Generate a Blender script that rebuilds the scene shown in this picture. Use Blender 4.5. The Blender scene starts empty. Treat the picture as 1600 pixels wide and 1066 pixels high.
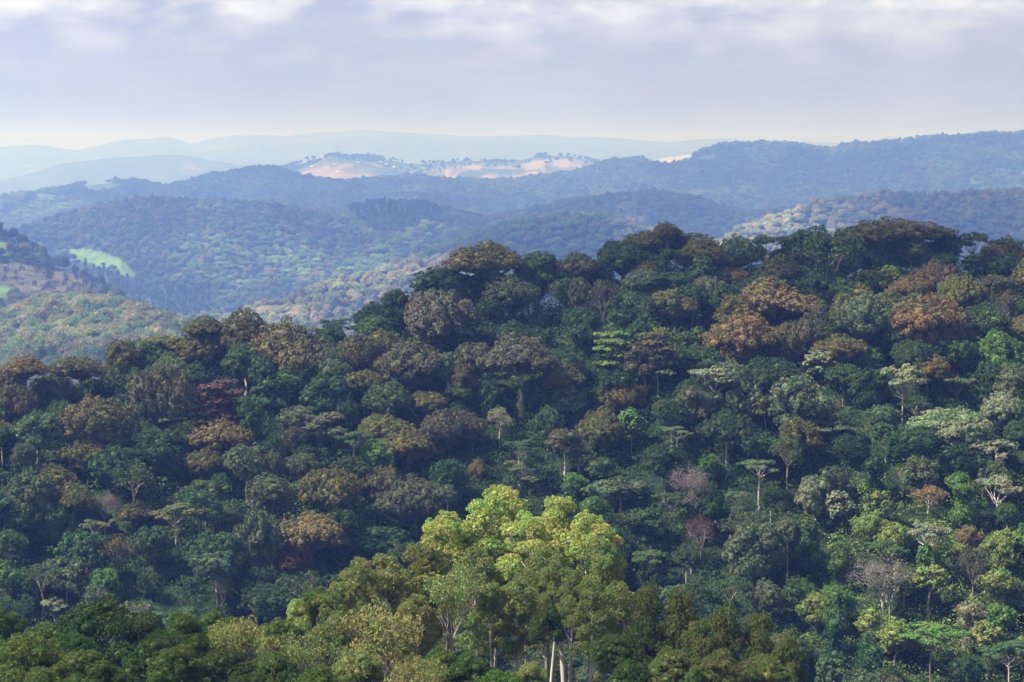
import bpy, math, random, bisect
import numpy as np
R = math.radians
S = bpy.context.scene
COL = S.collection

# ------------------------------------------------------------------ camera
FOC, W0, H0, HOR = 3556.0, 1600, 1066, 230.0
PITCH = math.atan((533 - HOR) / FOC)
cd = bpy.data.cameras.new('camera'); cam = bpy.data.objects.new('camera', cd); COL.objects.link(cam)
cd.sensor_width = 36.0; cd.lens = FOC / W0 * 36.0; cd.clip_start = 0.5; cd.clip_end = 80000
cam.location = (0, 0, 0); cam.rotation_euler = (R(90) - PITCH, 0, 0)
S.camera = cam

# ------------------------------------------------------------------ sun, sky, exposure
SUN_EL, SUN_AZ = 50.0, 98.0           # azimuth: degrees from +Y towards -X (left)
sdir = np.array([-math.sin(R(SUN_AZ)) * math.cos(R(SUN_EL)), math.cos(R(SUN_AZ)) * math.cos(R(SUN_EL)), math.sin(R(SUN_EL))])
sl = bpy.data.lights.new('sun', 'SUN'); so = bpy.data.objects.new('sun', sl); COL.objects.link(so)
sl.energy = 5.0; sl.angle = R(0.55); sl.color = (1.0, 0.935, 0.91)
from mathutils import Vector
so.rotation_euler = Vector(sdir).to_track_quat('Z', 'Y').to_euler()
so.location = (0, 0, 300)

w = bpy.data.worlds.new('World'); S.world = w; w.use_nodes = True
nt = w.node_tree; nt.nodes.clear()
def N(nt, t, **k):
    n = nt.nodes.new(t)
    for a, v in k.items(): setattr(n, a, v)
    return n
def L(nt, a, b): nt.links.new(a, b)
def math_n(nt, op, a, b=None, clamp=False):
    n = N(nt, 'ShaderNodeMath', operation=op, use_clamp=clamp)
    for i, v in enumerate((a, b)):
        if v is None: continue
        if isinstance(v, (int, float)): n.inputs[i].default_value = v
        else: L(nt, v, n.inputs[i])
    return n.outputs[0]
def mix_n(nt, fac, a, b, blend='MIX'):
    n = N(nt, 'ShaderNodeMix', data_type='RGBA', blend_type=blend)
    for i, v in ((0, fac), (6, a), (7, b)):
        if isinstance(v, (int, float)): n.inputs[i].default_value = v
        elif isinstance(v, tuple): n.inputs[i].default_value = (*v, 1)
        else: L(nt, v, n.inputs[i])
    return n.outputs[2]
def ramp_n(nt, fac, stops):
    n = N(nt, 'ShaderNodeValToRGB'); cr = n.color_ramp
    while len(cr.elements) < len(stops): cr.elements.new(0.5)
    for e, (p, c) in zip(cr.elements, stops):
        e.position = p; e.color = (c, c, c, 1) if isinstance(c, (int, float)) else (*c, 1)
    L(nt, fac, n.inputs[0]); return n.outputs[0]
def noise_n(nt, vec, scale, detail=4, rough=0.5, dist=0.0):
    n = N(nt, 'ShaderNodeTexNoise'); n.inputs['Scale'].default_value = scale
    n.inputs['Detail'].default_value = detail; n.inputs['Roughness'].default_value = rough
    n.inputs['Distortion'].default_value = dist
    if vec is not None: L(nt, vec, n.inputs['Vector'])
    return n.outputs['Fac']

out = N(nt, 'ShaderNodeOutputWorld'); bg = N(nt, 'ShaderNodeBackground')
sky = N(nt, 'ShaderNodeTexSky', sky_type='NISHITA'); sky.sun_disc = False
sky.sun_elevation = R(SUN_EL); sky.sun_rotation = R(-SUN_AZ); sky.air_density = 1.0; sky.dust_density = 0.6; sky.ozone_density = 2.0
tc = N(nt, 'ShaderNodeTexCoord')
# a cloud deck seen in perspective: direction projected on to a layer overhead
sep = N(nt, 'ShaderNodeSeparateXYZ'); L(nt, tc.outputs['Generated'], sep.inputs[0])
zz = math_n(nt, 'MAXIMUM', sep.outputs['Z'], 0.0)
zq = math_n(nt, 'ADD', zz, 0.035)
cx = math_n(nt, 'DIVIDE', sep.outputs['X'], zq); cy = math_n(nt, 'DIVIDE', sep.outputs['Y'], zq)
comb = N(nt, 'ShaderNodeCombineXYZ'); L(nt, cx, comb.inputs[0]); L(nt, cy, comb.inputs[1])
comb.inputs[2].default_value = 3.7
# near-horizon cloud banks: horizontal streaks and lumps
sep2 = N(nt, 'ShaderNodeCombineXYZ')
L(nt, math_n(nt, 'MULTIPLY', sep.outputs['X'], 46.0), sep2.inputs[0])
L(nt, math_n(nt, 'MULTIPLY', sep.outputs['Z'], 120.0), sep2.inputs[1])
L(nt, math_n(nt, 'MULTIPLY', sep.outputs['Y'], 2.0), sep2.inputs[2])
n_big = noise_n(nt, sep2.outputs[0], 0.62, 8, 0.50, 0.0)
n_str = noise_n(nt, sep2.outputs[0], 0.42, 5, 0.5, 0.6)
n_deck = noise_n(nt, comb.outputs[0], 0.35, 6, 0.55)
band = ramp_n(nt, math_n(nt, 'MULTIPLY', sep.outputs['Z'], 10.0), [(0.0, 0.0), (0.30, 0.12), (0.48, 0.5), (0.60, 1.0)])
WORLD = dict(band=band)
wisps = ramp_n(nt, n_str, [(0.42, 0.0), (0.75, 0.55)])
heap = ramp_n(nt, math_n(nt, 'ADD', n_big, math_n(nt, 'MULTIPLY', band, 0.11)), [(0.50, 0.0), (0.62, 0.40), (0.76, 0.9)])
heap = math_n(nt, 'MULTIPLY', heap, band)
deck = ramp_n(nt, n_deck, [(0.48, 0.0), (0.62, 0.8)])
high = ramp_n(nt, sep.outputs['Z'], [(0.08, 0.0), (0.2, 1.0)])
skyc = mix_n(nt, 1.0, sky.outputs[0], (0.52, 0.60, 0.80), 'MULTIPLY')
pale = mix_n(nt, ramp_n(nt, sep.outputs['Z'], [(0.0, 0.94), (0.065, 0.86), (0.14, 0.30), (1.0, 0.08)]), skyc, (3.75, 3.9, 5.0))
c1 = mix_n(nt, math_n(nt, 'MULTIPLY', wisps, 0.8), pale, (4.9, 5.05, 5.9))
c2 = mix_n(nt, heap, c1, (7.8, 7.85, 8.3))
c3 = mix_n(nt, math_n(nt, 'MULTIPLY', math_n(nt, 'MULTIPLY', deck, high), 0.5), c2, (4.2, 4.3, 4.7))
L(nt, c3, bg.inputs[0]); bg.inputs[1].default_value = 0.050
L(nt, bg.outputs[0], out.inputs[0])

S.view_settings.view_transform = 'Standard'; S.view_settings.look = 'None'
S.view_settings.exposure = 1.43; S.view_settings.gamma = 1.0
S.render.engine = 'CYCLES'
cy_ = S.cycles
cy_.max_bounces = 4; cy_.diffuse_bounces = 1; cy_.glossy_bounces = 1; cy_.transmission_bounces = 2
cy_.volume_bounces = 0; cy_.transparent_max_bounces = 6
cy_.use_denoising = True; cy_.denoiser = 'OPENIMAGEDENOISE'; cy_.denoising_input_passes = 'RGB_ALBEDO_NORMAL'; cy_.denoising_prefilter = 'ACCURATE'
cy_.use_adaptive_sampling = False
cy_.caustics_reflective = False; cy_.caustics_refractive = False

# ------------------------------------------------------------------ geometry of the view
fwd = np.array([0, math.cos(PITCH), -math.sin(PITCH)]); upv = np.array([0, math.sin(PITCH), math.cos(PITCH)])
def ray(px, py):                      # direction with unit horizontal length
    d = fwd + np.array([1., 0, 0]) * (px - 800) / FOC + upv * (533 - py) / FOC
    return d / math.hypot(d[0], d[1])
def proj(p):
    p = np.asarray(p, float); f = p @ fwd
    return 800 + FOC * p[..., 0] / f, 533 - FOC * (p @ upv) / f
def slope_at(y):                      # z per metre of range for a picture height
    return np.tan(-(np.arctan((np.asarray(y, float) - 533) / FOC) + PITCH))

# ------------------------------------------------------------------ terrain
def noise2(x, y, seed=0):
    xi = np.floor(x); yi = np.floor(y); xf = x - xi; yf = y - yi
    def h(a, b):
        v = np.sin(a * 127.1 + b * 311.7 + seed * 74.7) * 43758.5453
        return v - np.floor(v)
    u = xf * xf * (3 - 2 * xf); v = yf * yf * (3 - 2 * yf)
    return (h(xi, yi) * (1 - u) + h(xi + 1, yi) * u) * (1 - v) + (h(xi, yi + 1) * (1 - u) + h(xi + 1, yi + 1) * u) * v - 0.5
def fbm(x, y, seed=0, o=4):
    s = 0; a = 1.0
    for i in range(o):
        s = s + a * noise2(x * 2 ** i + i * 17.3, y * 2 ** i - i * 9.1, seed + i); a *= 0.5
    return s
def P(*a): return np.array(a, float)
LAY = [  # name, canopy height, [(px, range, crest height in the picture)]
 ('main', 15, P((-400,560,600),(0,570,572),(90,572,566),(150,575,556),(200,578,532),(290,585,504),(390,590,502),(440,592,506),(520,600,482),(640,610,448),(700,612,418),(760,612,405),(830,614,408),(900,616,406),(950,618,396),(1000,620,376),(1040,620,368),(1100,622,372),(1180,624,376),(1250,626,376),(1330,628,370),(1400,630,364),(1480,632,368),(1600,635,384),(2000,640,400))),
 ('near_hill', 13, P((-400,1150,490),(0,1150,482),(60,1150,464),(130,1150,456),(200,1140,469),(250,1120,484),(290,1100,500),(340,1080,520),(420,1080,560),(1600,1080,600),(2000,1080,600))),
 ('slope_hill', 10, P((-400,1700,280),(-100,1650,300),(0,1620,340),(40,1600,362),(80,1580,390),(130,1560,414),(165,1550,434),(200,1550,460),(250,1560,500),(310,1600,498),(400,1650,472),(480,1700,445),(560,1750,418),(640,1780,402),(700,1800,397),(760,1800,402),(850,1800,420),(950,1800,440),(2000,1800,450))),
 ('knoll', 11, P((-400,2050,520),(500,2050,480),(620,2050,410),(690,2050,388),(740,2050,365),(800,2060,348),(870,2070,333),(940,2080,336),(1000,2090,356),(1040,2100,374),(1090,2120,384),(1130,2150,372),(1160,2180,352),(1220,2220,332),(1280,2260,313),(1330,2280,302),(1380,2300,294),(1450,2300,295),(1520,2300,293),(1600,2300,288),(2000,2300,280))),
 ('big_hill', 11, P((-400,2700,360),(0,2750,356),(40,2750,346),(90,2780,324),(150,2800,311),(220,2800,306),(330,2800,308),(420,2800,315),(470,2820,323),(530,2850,329),(555,2850,316),(600,2860,309),(660,2860,311),(700,2860,323),(760,2860,338),(820,2860,325),(850,2870,320),(900,2880,308),(960,2900,299),(1000,2900,296),(1080,2900,302),(1150,2900,319),(1250,2900,321),(1350,2900,326),(1450,2900,340),(2000,2900,350))),
 ('ridge', 12, P((-400,4400,290),(0,4400,300),(50,4400,291),(100,4400,285),(180,4400,275),(260,4400,287),(330,4400,270),(385,4400,257),(440,4400,260),(500,4400,270),(560,4450,278),(640,4500,271),(700,4500,278),(800,4500,273),(900,4500,264),(960,4550,245),(1020,4600,238),(1100,4600,227),(1125,4600,218),(1200,4600,217),(1260,4600,223),(1300,4600,224),(1330,4600,216),(1400,4600,212),(1500,4600,206),(1600,4600,198),(2000,4600,190))),
 ('farm_hill', 0, P((-400,6500,310),(380,6500,300),(440,6500,262),(465,6500,253),(520,6500,241),(570,6500,243),(640,6500,251),(700,6500,250),(800,6500,252),(840,6500,241),(890,6500,243),(940,6500,256),(1000,6500,280),(2000,6500,300))),
 ('blue_hill', 0, P((-400,9500,290),(0,9500,280),(60,9500,268),(100,9500,255),(200,9500,243),(270,9500,240),(330,9500,249),(400,9500,262),(500,9500,270),(600,9500,262),(700,9500,256),(800,9500,252),(950,9500,262),(1100,9500,262),(2000,9500,270))),
 ('mountain', 0, P((-400,15000,225),(0,15000,229),(60,15000,222),(90,15000,228),(120,15000,234),(200,15000,218),(270,15000,215),(300,15000,221),(370,15000,208),(440,15000,212),(500,15000,207),(560,15000,203),(640,15000,208),(740,15000,212),(860,15000,211),(960,15000,215),(1040,15000,222),(1120,15000,215),(1180,15000,219),(1300,15000,222),(2000,15000,220))),
]
FARK = 2.0; KF = FARK / 1.35; K2 = FARK / 1.6                            # everything beyond the main ridge lies this much farther than first guessed
for k_ in range(1, len(LAY)): LAY[k_][2][:, 1] *= FARK
DEPTH = [45, 55, 50, 50, 90, 110, 150, 200]
def crest_r(k, px): return np.interp(px, LAY[k][2][:, 0], LAY[k][2][:, 1])
def ground(px, r):
    """height of the land at horizontal angle px (a picture column, = tan of the bearing) and range r"""
    px = np.asarray(px, float); r = np.asarray(r, float)
    px, r = np.broadcast_arrays(px, r)
    nr = [np.full(px.shape, v) for v in (0., 30., 60., 100., 190., 250., 330., 425.)]
    nz = [np.full(px.shape, v) for v in (-2.1, -9.5, -18.5, -31., -56., -72., -112., -134.)]
    nz[7] = nz[7] + 5 * np.sin(px / 210.)
    near_crest = np.full(px.shape, 9.)
    for k, (nm, can, T) in enumerate(LAY):
        y = np.interp(px, T[:, 0], T[:, 2]); rr = np.interp(px, T[:, 0], T[:, 1])
        z = slope_at(y) * rr - can
        if k == 0: z = z + np.clip((px - 850) / 200., 0, 1) * 3.5
        near_crest = np.minimum(near_crest, np.abs(r - rr) / (.09 * rr))
        if k:
            pr, pz = nr[-1], nz[-1]
            nr.append(pr + (rr - pr) * (0.42 if k > 1 else 0.35)); nz.append(np.minimum(pz, z) - DEPTH[k - 1])
        nr.append(rr); nz.append(z)
    nr.append(np.full(px.shape, 36000.)); nz.append(np.full(px.shape, -330.))
    nr.append(np.full(px.shape, 41500.)); nz.append(np.full(px.shape, -340.))
    out = np.full(px.shape, -340.)
    for i in range(len(nr) - 1):
        t = (r - nr[i]) / (nr[i + 1] - nr[i]); m = (t >= 0) & (t < 1)
        s = t * t * (3 - 2 * t); s = 0.55 * s + 0.45 * t
        out = np.where(m, nz[i] + (nz[i + 1] - nz[i]) * s, out)
    a = (px - 800) / FOC
    r0 = r; r = np.where(r < 650, r, 650 + (r - 650) / K2)
    x = r * a; yy = r
    amp = np.interp(r, [0, 150, 450, 600, 1700, 4400, 7700, 14000, 24000], [0, .5, 6, 5, 17, 38, 56, 50, 90])
    wl = np.interp(r, [0, 600, 2800, 6000, 15000], [60, 80, 260, 600, 1500])
    lr = np.floor(0)
    nz_ = sum(wgt * fbm(x / w_, yy / (w_ * 1.7), sd) for w_, wgt, sd in ((wl_, 1, s_) for wl_, s_ in ((90., 3),))) * np.clip(1.6 - r / 700, 0, 1) \
        + fbm(x / 300., yy / 520., 11) * np.clip(r / 900 - .6, 0, 1) * np.clip(2.6 - r / 3400, 0, 1) \
        + fbm(x / 800., yy / 1300., 21) * np.clip(r / 4200 - .9, 0, 1)
    gul = -np.abs(fbm(x / 210. + 3, yy / 900., 41, 3)) * np.clip(r / 1500 - .6, 0, 1) * np.clip(3. - r / 4000, 0, 1) * 1.6 - np.abs(fbm(x / 500. + 3, yy / 2600., 51, 3)) * np.clip(r / 4500 - .7, 0, 1) * 1.6
    amp = amp * (1 + (K2 - 1) * np.clip((r0 - 650) / 600, 0, 1))
    return out + amp * (nz_ + gul) * np.clip(.22 + near_crest, 0, 1)
def pxr(x, y):                         # world -> (px, r)
    return 800 + FOC * x / np.maximum(y, 1e-6), np.hypot(x, y)
def ground_xy(x, y):
    px, r = pxr(np.asarray(x, float), np.asarray(y, float)); return ground(px, r)
def world(px, r):
    a = np.arctan((np.asarray(px, float) - 800) / FOC * math.cos(PITCH)); return r * np.sin(a), r * np.cos(a)
# the horizontal angle of a picture column near the horizon: tan(bearing) = (px-800)/FOC * ~1
def pos(px, r):
    t = (np.asarray(px, float) - 800) / FOC; c = 1 / np.sqrt(1 + t * t)
    return r * t * c, r * c

def new_mesh(name, v, f, mat=None, parent=None, quads=True):
    me = bpy.data.meshes.new(name)
    v = np.ascontiguousarray(v, np.float32)
    if isinstance(f, np.ndarray):
        k = f.shape[1]; me.vertices.add(len(v)); me.vertices.foreach_set('co', v.ravel())
        me.loops.add(f.size); me.loops.foreach_set('vertex_index', f.astype(np.int32).ravel())
        me.polygons.add(len(f)); me.polygons.foreach_set('loop_start', np.arange(0, f.size, k, dtype=np.int32))
        me.polygons.foreach_set('loop_total', np.full(len(f), k, np.int32))
        me.update(calc_edges=True)
    else:
        me.from_pydata([tuple(map(float, p)) for p in v], [], f); me.update()
    if mat: me.materials.append(mat)
    return me
def link(name, data, parent=None):
    o = bpy.data.objects.new(name, data); COL.objects.link(o); o.parent = parent; return o
def tag(o, label=None, cat=None, group=None, kind=None):
    if label: o['label'] = label
    if cat: o['category'] = cat
    if group: o['group'] = group
    if kind: o['kind'] = kind
    return o
def set_attr(me, name, arr, dom='POINT', typ='FLOAT_COLOR'):
    a = me.attributes.new(name, typ, dom)
    a.data.foreach_set('color' if typ == 'FLOAT_COLOR' else 'value', np.ascontiguousarray(arr, np.float32).ravel())

# ------------------------------------------------------------------ materials
def mat(name):
    m = bpy.data.materials.new(name); m.use_nodes = True; m.node_tree.nodes.clear()
    return m, m.node_tree
def foliage_mat(name, src, transl=0.14, var=0.20):
    m, nt = mat(name)
    o = N(nt, 'ShaderNodeOutputMaterial')
    if src == 'object': base = N(nt, 'ShaderNodeObjectInfo').outputs['Color']
    elif src == 'instancer': base = N(nt, 'ShaderNodeAttribute', attribute_name='tint', attribute_type='INSTANCER').outputs['Color']
    else: base = N(nt, 'ShaderNodeAttribute', attribute_name='tint').outputs['Color']
    geo = N(nt, 'ShaderNodeNewGeometry'); tc = N(nt, 'ShaderNodeTexCoord')
    rnd = geo.outputs['Random Per Island']
    vary = N(nt, 'ShaderNodeAttribute', attribute_name='vary').outputs['Fac']
    c = mix_n(nt, vary, mix_n(nt, 1.0, base, (0.72, 1.04, 0.80), 'MULTIPLY'), mix_n(nt, 1.0, base, (1.30, 1.04, 0.95), 'MULTIPLY'))
    b = math_n(nt, 'ADD', math_n(nt, 'MULTIPLY', rnd, 2 * var), 1 - var)
    cb = N(nt, 'ShaderNodeCombineXYZ')
    for i in range(3): L(nt, b, cb.inputs[i])
    c = mix_n(nt, 1.0, c, cb.outputs[0], 'MULTIPLY')
    p = N(nt, 'ShaderNodeBsdfPrincipled'); L(nt, c, p.inputs['Base Color']); p.inputs['Roughness'].default_value = 0.62
    p.inputs['Specular IOR Level'].default_value = 0.10
    t = N(nt, 'ShaderNodeBsdfTranslucent'); L(nt, mix_n(nt, 1.0, c, (1.0, 1.25, 0.55), 'MULTIPLY'), t.inputs['Color'])
    mx = N(nt, 'ShaderNodeMixShader'); mx.inputs[0].default_value = transl
    L(nt, p.outputs[0], mx.inputs[1]); L(nt, t.outputs[0], mx.inputs[2]); L(nt, mx.outputs[0], o.inputs[0])
    return m
M_LEAF = foliage_mat('foliage', 'object')
M_FAR = foliage_mat('far_foliage', 'instancer', 0.15)
M_SHRUB = foliage_mat('shrub_foliage', 'attr')
m, nt = mat('bark'); M_BARK = m
o = N(nt, 'ShaderNodeOutputMaterial'); p = N(nt, 'ShaderNodeBsdfPrincipled'); p.inputs['Roughness'].default_value = 0.85
tc = N(nt, 'ShaderNodeTexCoord'); oi = N(nt, 'ShaderNodeObjectInfo')
mp = N(nt, 'ShaderNodeMapping'); mp.inputs['Scale'].default_value = (1.5, 1.5, 0.25); L(nt, tc.outputs['Object'], mp.inputs[0])
nz = noise_n(nt, mp.outputs[0], 1.2, 5, 0.6)
L(nt, mix_n(nt, ramp_n(nt, nz, [(0.35, 0.0), (0.6, 1.0)]), mix_n(nt, 1.0, oi.outputs['Color'], (0.45, 0.42, 0.38), 'MULTIPLY'), oi.outputs['Color']), p.inputs['Base Color'])
L(nt, p.outputs[0], o.inputs[0])

m, nt = mat('ground_cover'); M_GROUND = m
o = N(nt, 'ShaderNodeOutputMaterial'); p = N(nt, 'ShaderNodeBsdfPrincipled'); p.inputs['Roughness'].default_value = 0.9
p.inputs['Specular IOR Level'].default_value = 0.1
at = N(nt, 'ShaderNodeAttribute', attribute_name='land'); geo = N(nt, 'ShaderNodeNewGeometry')
n1 = noise_n(nt, geo.outputs['Position'], 0.045, 6, 0.6); n2 = noise_n(nt, geo.outputs['Position'], 0.9, 4, 0.6)
c = mix_n(nt, ramp_n(nt, n1, [(0.35, 0.0), (0.65, 1.0)]), mix_n(nt, 1.0, at.outputs['Color'], (0.6, 0.68, 0.62), 'MULTIPLY'), mix_n(nt, 1.0, at.outputs['Color'], (1.25, 1.18, 1.1), 'MULTIPLY'))
c = mix_n(nt, ramp_n(nt, n2, [(0.3, 0.0), (0.7, 1.0)]), mix_n(nt, 1.0, c, (0.6, 0.65, 0.6), 'MULTIPLY'), c)
L(nt, c, p.inputs['Base Color'])
bp = N(nt, 'ShaderNodeBump'); bp.inputs['Strength'].default_value = 0.8; bp.inputs['Distance'].default_value = 6.0
L(nt, noise_n(nt, geo.outputs['Position'], 0.08, 6, 0.65), bp.inputs['Height']); L(nt, bp.outputs[0], p.inputs['Normal'])
L(nt, p.outputs[0], o.inputs[0])

# ------------------------------------------------------------------ land colours (what grows or lies there)
def in_poly(x, y, poly):
    x = np.asarray(x, float); y = np.asarray(y, float); inside = np.zeros(x.shape, bool)
    n = len(poly)
    for i in range(n):
        x1, y1 = poly[i]; x2, y2 = poly[(i + 1) % n]
        c = ((y1 > y) != (y2 > y)) & (x < (x2 - x1) * (y - y1) / ((y2 - y1) if y2 != y1 else 1e-9) + x1)
        inside ^= c
    return inside
# areas of the land given by bearing (column) and height angle (row) as surveyed from the viewpoint, with the hill they lie on
AREAS = {
 'tea_a':  (2750, 4000, [(95,391),(130,389),(160,394),(185,403),(200,415),(212,432),(196,434),(172,422),(140,413),(110,405)]),
 'tea_b':  (1750, 2400, [(-60,370),(0,378),(18,386),(12,396),(-10,402),(-60,400)]),
 'tea_c':  (1700, 2400, [(-60,446),(0,448),(30,452),(34,460),(0,466),(-60,466)]),
 'tea_d':  (5000, 6300, [(130,290),(160,286),(190,288),(184,297),(150,303),(128,300)]),
 'tea_e':  (4800, 6300, [(50,306),(70,303),(90,306),(88,313),(60,316)]),
 'bare':   (5700, 6600, [(1002,240),(1022,226),(1068,224),(1088,237),(1082,252),(1040,258),(1008,254)]),
 'clear':  (1650, 2400, [(-60,405),(20,412),(60,418),(110,428),(165,446),(150,470),(-60,470)]),
}
def area(name, px, py, r):
    a, b, poly = AREAS[name]
    return (r > a * KF) & (r < b * KF) & in_poly(px, py, poly)
def land_colour(px, py, r, x, y):
    n = fbm(x / 180., y / 180., 5, 3); n3 = fbm(x / 500., y / 300., 9, 3)
    c = np.empty(px.shape + (3,)); c[...] = (0.030, 0.050, 0.018)
    c *= (1 + 0.5 * n)[..., None]
    def put(m, col, v=0.25):
        c[m] = np.array(col) * (1 + v * n[m])[:, None]
    put(r > 4200 * KF, (0.045, 0.075, 0.03)); 
    farm = (r > 7300 * KF) & (r < 10200 * KF); put(farm, (0.135, 0.118, 0.085)); n5 = fbm(x / 110., y / 260., 61, 3); put(farm & (n5 > .16), (.27, .22, .15)); put(farm & (n5 < -.08), (.10, .10, .05))
    put(farm & (n3 > 0.10), (0.05, 0.08, 0.03)); put(farm & (n3 < -0.30), (0.25, 0.19, 0.13))
    put(r >= 10200 * KF, (0.06, 0.075, 0.05)); put((r >= 10200 * KF) & (n3 > 0.42), (0.16, 0.14, 0.10))
    put(area('clear', px, py, r), (0.096, 0.088, 0.058), .5)
    for k in 'abcde': put(area('tea_' + k, px, py, r), (0.12, 0.21, 0.048), 0.2)
    put(area('bare', px, py, r), (0.32, 0.30, 0.25), 0.3)
    return c

HAZE_D = 0.000184
# ------------------------------------------------------------------ the ground sheet: one polar grid all round the viewpoint
cols = np.concatenate([np.linspace(-180, -30, 26)[:-1], np.linspace(-30, -15, 31)[:-1], np.linspace(-15, 15, 601), np.linspace(15, 30, 31)[1:], np.linspace(30, 180, 26)[1:]])
rs = np.concatenate([[0.5, 3, 8], np.linspace(15, 420, 60), np.linspace(426, 680, 60), np.linspace(690, 6200, 450), np.linspace(6240, 10400, 120), np.linspace(10480, 20600, 100), np.linspace(20900, 33500, 45), np.linspace(34500, 41000, 6)])
A, RR = np.meshgrid(np.radians(cols), rs, indexing='ij')
PXc = 800 + FOC * np.tan(np.clip(A, -R(28), R(28)))
Z = ground(PXc, RR)
X = RR * np.sin(A); Y = RR * np.cos(A)
nc, nr_ = X.shape
V = np.stack([X, Y, Z], -1)
ip, jp = np.meshgrid(np.arange(nc - 1), np.arange(nr_ - 1), indexing='ij')
F = np.stack([ip * nr_ + jp, (ip + 1) * nr_ + jp, (ip + 1) * nr_ + jp + 1, ip * nr_ + jp + 1], -1).reshape(-1, 4)
me = new_mesh('ground', V.reshape(-1, 3), F, M_GROUND)
ppx, ppy = proj(np.where(Y[..., None] > 1, V, np.array([0, 1e9, 0])))
set_attr(me, 'land', np.concatenate([land_colour(ppx, ppy, RR, X, Y), np.ones(X.shape + (1,))], -1).reshape(-1, 4))
me.polygons.foreach_set('use_smooth', np.ones(len(F), bool))
g = link('ground', me); tag(g, kind='structure')
# visibility from the viewpoint, for choosing where to stand trees
vis_cols = np.arange(-420, 2021, 6.0); vis_r = np.linspace(420, 10400, 2000)
VP, VR = np.meshgrid(vis_cols, vis_r, indexing='ij'); VZ = ground(VP, VR)
ang = VZ / VR; top_ang = (VZ + 14) / VR
run = np.maximum.accumulate(np.where(VR > 500, (VZ + 8) / VR, ang), axis=1)
visible = top_ang > np.concatenate([np.full((len(vis_cols), 1), -9.), run[:, :-1]], 1) - 0.0012
def is_visible(px, r):
    i = np.clip(((px + 420) / 6).astype(int), 0, len(vis_cols) - 1); j = np.clip(np.searchsorted(vis_r, r), 0, len(vis_r) - 1)
    return visible[i, j]

# ------------------------------------------------------------------ tree building
def unit(v): return v / np.maximum(np.linalg.norm(v, axis=-1, keepdims=True), 1e-9)
def fib(n):
    i = np.arange(n) + .5; ph = np.arccos(1 - 2 * i / n); th = math.pi * (1 + 5 ** .5) * i
    return np.stack([np.cos(th) * np.sin(ph), np.sin(th) * np.sin(ph), np.cos(ph)], -1)
_cs = []
for ax in range(3):
    for sg in (-1, 1):
        for a in range(3):
            for b in range(3):
                q = []
                for (da, db) in ((0, 0), (1, 0), (1, 1), (0, 1)):
                    u_, v_ = (a + da) / 1.5 - 1, (b + db) / 1.5 - 1
                    p_ = [0, 0, 0]; p_[ax] = sg; p_[(ax + 1) % 3] = u_; p_[(ax + 2) % 3] = v_
                    q.append(p_)
                _cs.append(q if sg > 0 else q[::-1])
CUBE_BALL = unit(np.array(_cs, float))          # 54 quads
def leaves(rng, C, Nn, size, droop=0.0, aspect=1.5):
    """one small quad per point, facing roughly Nn"""
    n = len(C)
    t = unit(np.cross(Nn, unit(rng.normal(size=(n, 3)) + np.array([0, 0, 1e-3]))))
    if droop: t = unit(t * (1 - droop) + np.array([0, 0, -1.0]) * droop); 
    b = unit(np.cross(Nn, t))
    s = size * (0.65 + 0.7 * rng.random(n))[:, None]
    t = t * s * .5 * aspect; b = b * s * .5
    return np.stack([C - t, C + b * .9 - t * .1, C + t, C - b * .9 - t * .1], 1)
def crown_mesh(name, lobes, rng, clump_r=.95, step=1.5, leaf=.42, per=46, rough=.6, zcut=-.35, gap=.0, core=.8, flat=1.0, up=.25, droop=0., aspect=1.5, lobe_var=.8, clump_sq=.8):
    Q = []; VA = []
    cs = np.array([l[0] for l in lobes]); rs_ = np.array([l[1] for l in lobes])
    for li, (c, r3) in enumerate(lobes):
        r3 = np.array(r3, float); c = np.array(c, float)
        if core:
            q = CUBE_BALL * r3 * core * (1 + .14 * rng.normal(size=CUBE_BALL.shape[:1] + (1, 1)))*1.0
            q = CUBE_BALL * r3 * core + c
            Q.append(q); VA.append(np.full(len(q), .5))
        area_ = 4 * math.pi * ((r3[0] * r3[1]) ** 1.6 / 3 + 2 * (r3[0] * r3[2]) ** 1.6 / 3) ** (1 / 1.6)
        n = max(5, int(area_ / step ** 2))
        d = unit(fib(n) + rng.normal(size=(n, 3)) * .12)
        d = d[(d[:, 2] > zcut) & (rng.random(n) >= gap)]
        nn = unit(d / r3)
        pc = c + d * r3 * (0.84 + .34 * rng.random((len(d), 1)))
        keep = np.ones(len(pc), bool)
        for lj in range(len(lobes)):
            if lj != li: keep &= (((pc - cs[lj]) / (rs_[lj] * .9)) ** 2).sum(1) > 1
        pc = pc[keep]; nn = nn[keep]
        lv = .5 + lobe_var * (rng.random() - .5)
        for k in range(len(pc)):
            cr = clump_r * (.65 + .7 * rng.random())
            m_ = max(4, int(per * (cr / clump_r) ** 2))
            dd = unit(rng.normal(size=(m_, 3)) + nn[k] * .75 + np.array([0, 0, up]))
            p_ = pc[k] + dd * cr * np.array([1, 1, clump_sq * flat]) * (.72 + .4 * rng.random((m_, 1)))
            no = unit(dd * (1 - rough) + rng.normal(size=(m_, 3)) * rough * .6 + np.array([0, 0, up]))
            Q.append(leaves(rng, p_, no, leaf, droop, aspect))
            VA.append(np.full(m_, np.clip(lv + .45 * (rng.random() - .5), 0, 1)))
    q = np.concatenate(Q); va = np.clip(np.concatenate(VA), 0, 1)
    me = new_mesh(name, q.reshape(-1, 3), np.arange(len(q) * 4).reshape(-1, 4), M_LEAF)
    set_attr(me, 'vary', va, 'FACE', 'FLOAT')
    return me
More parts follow.
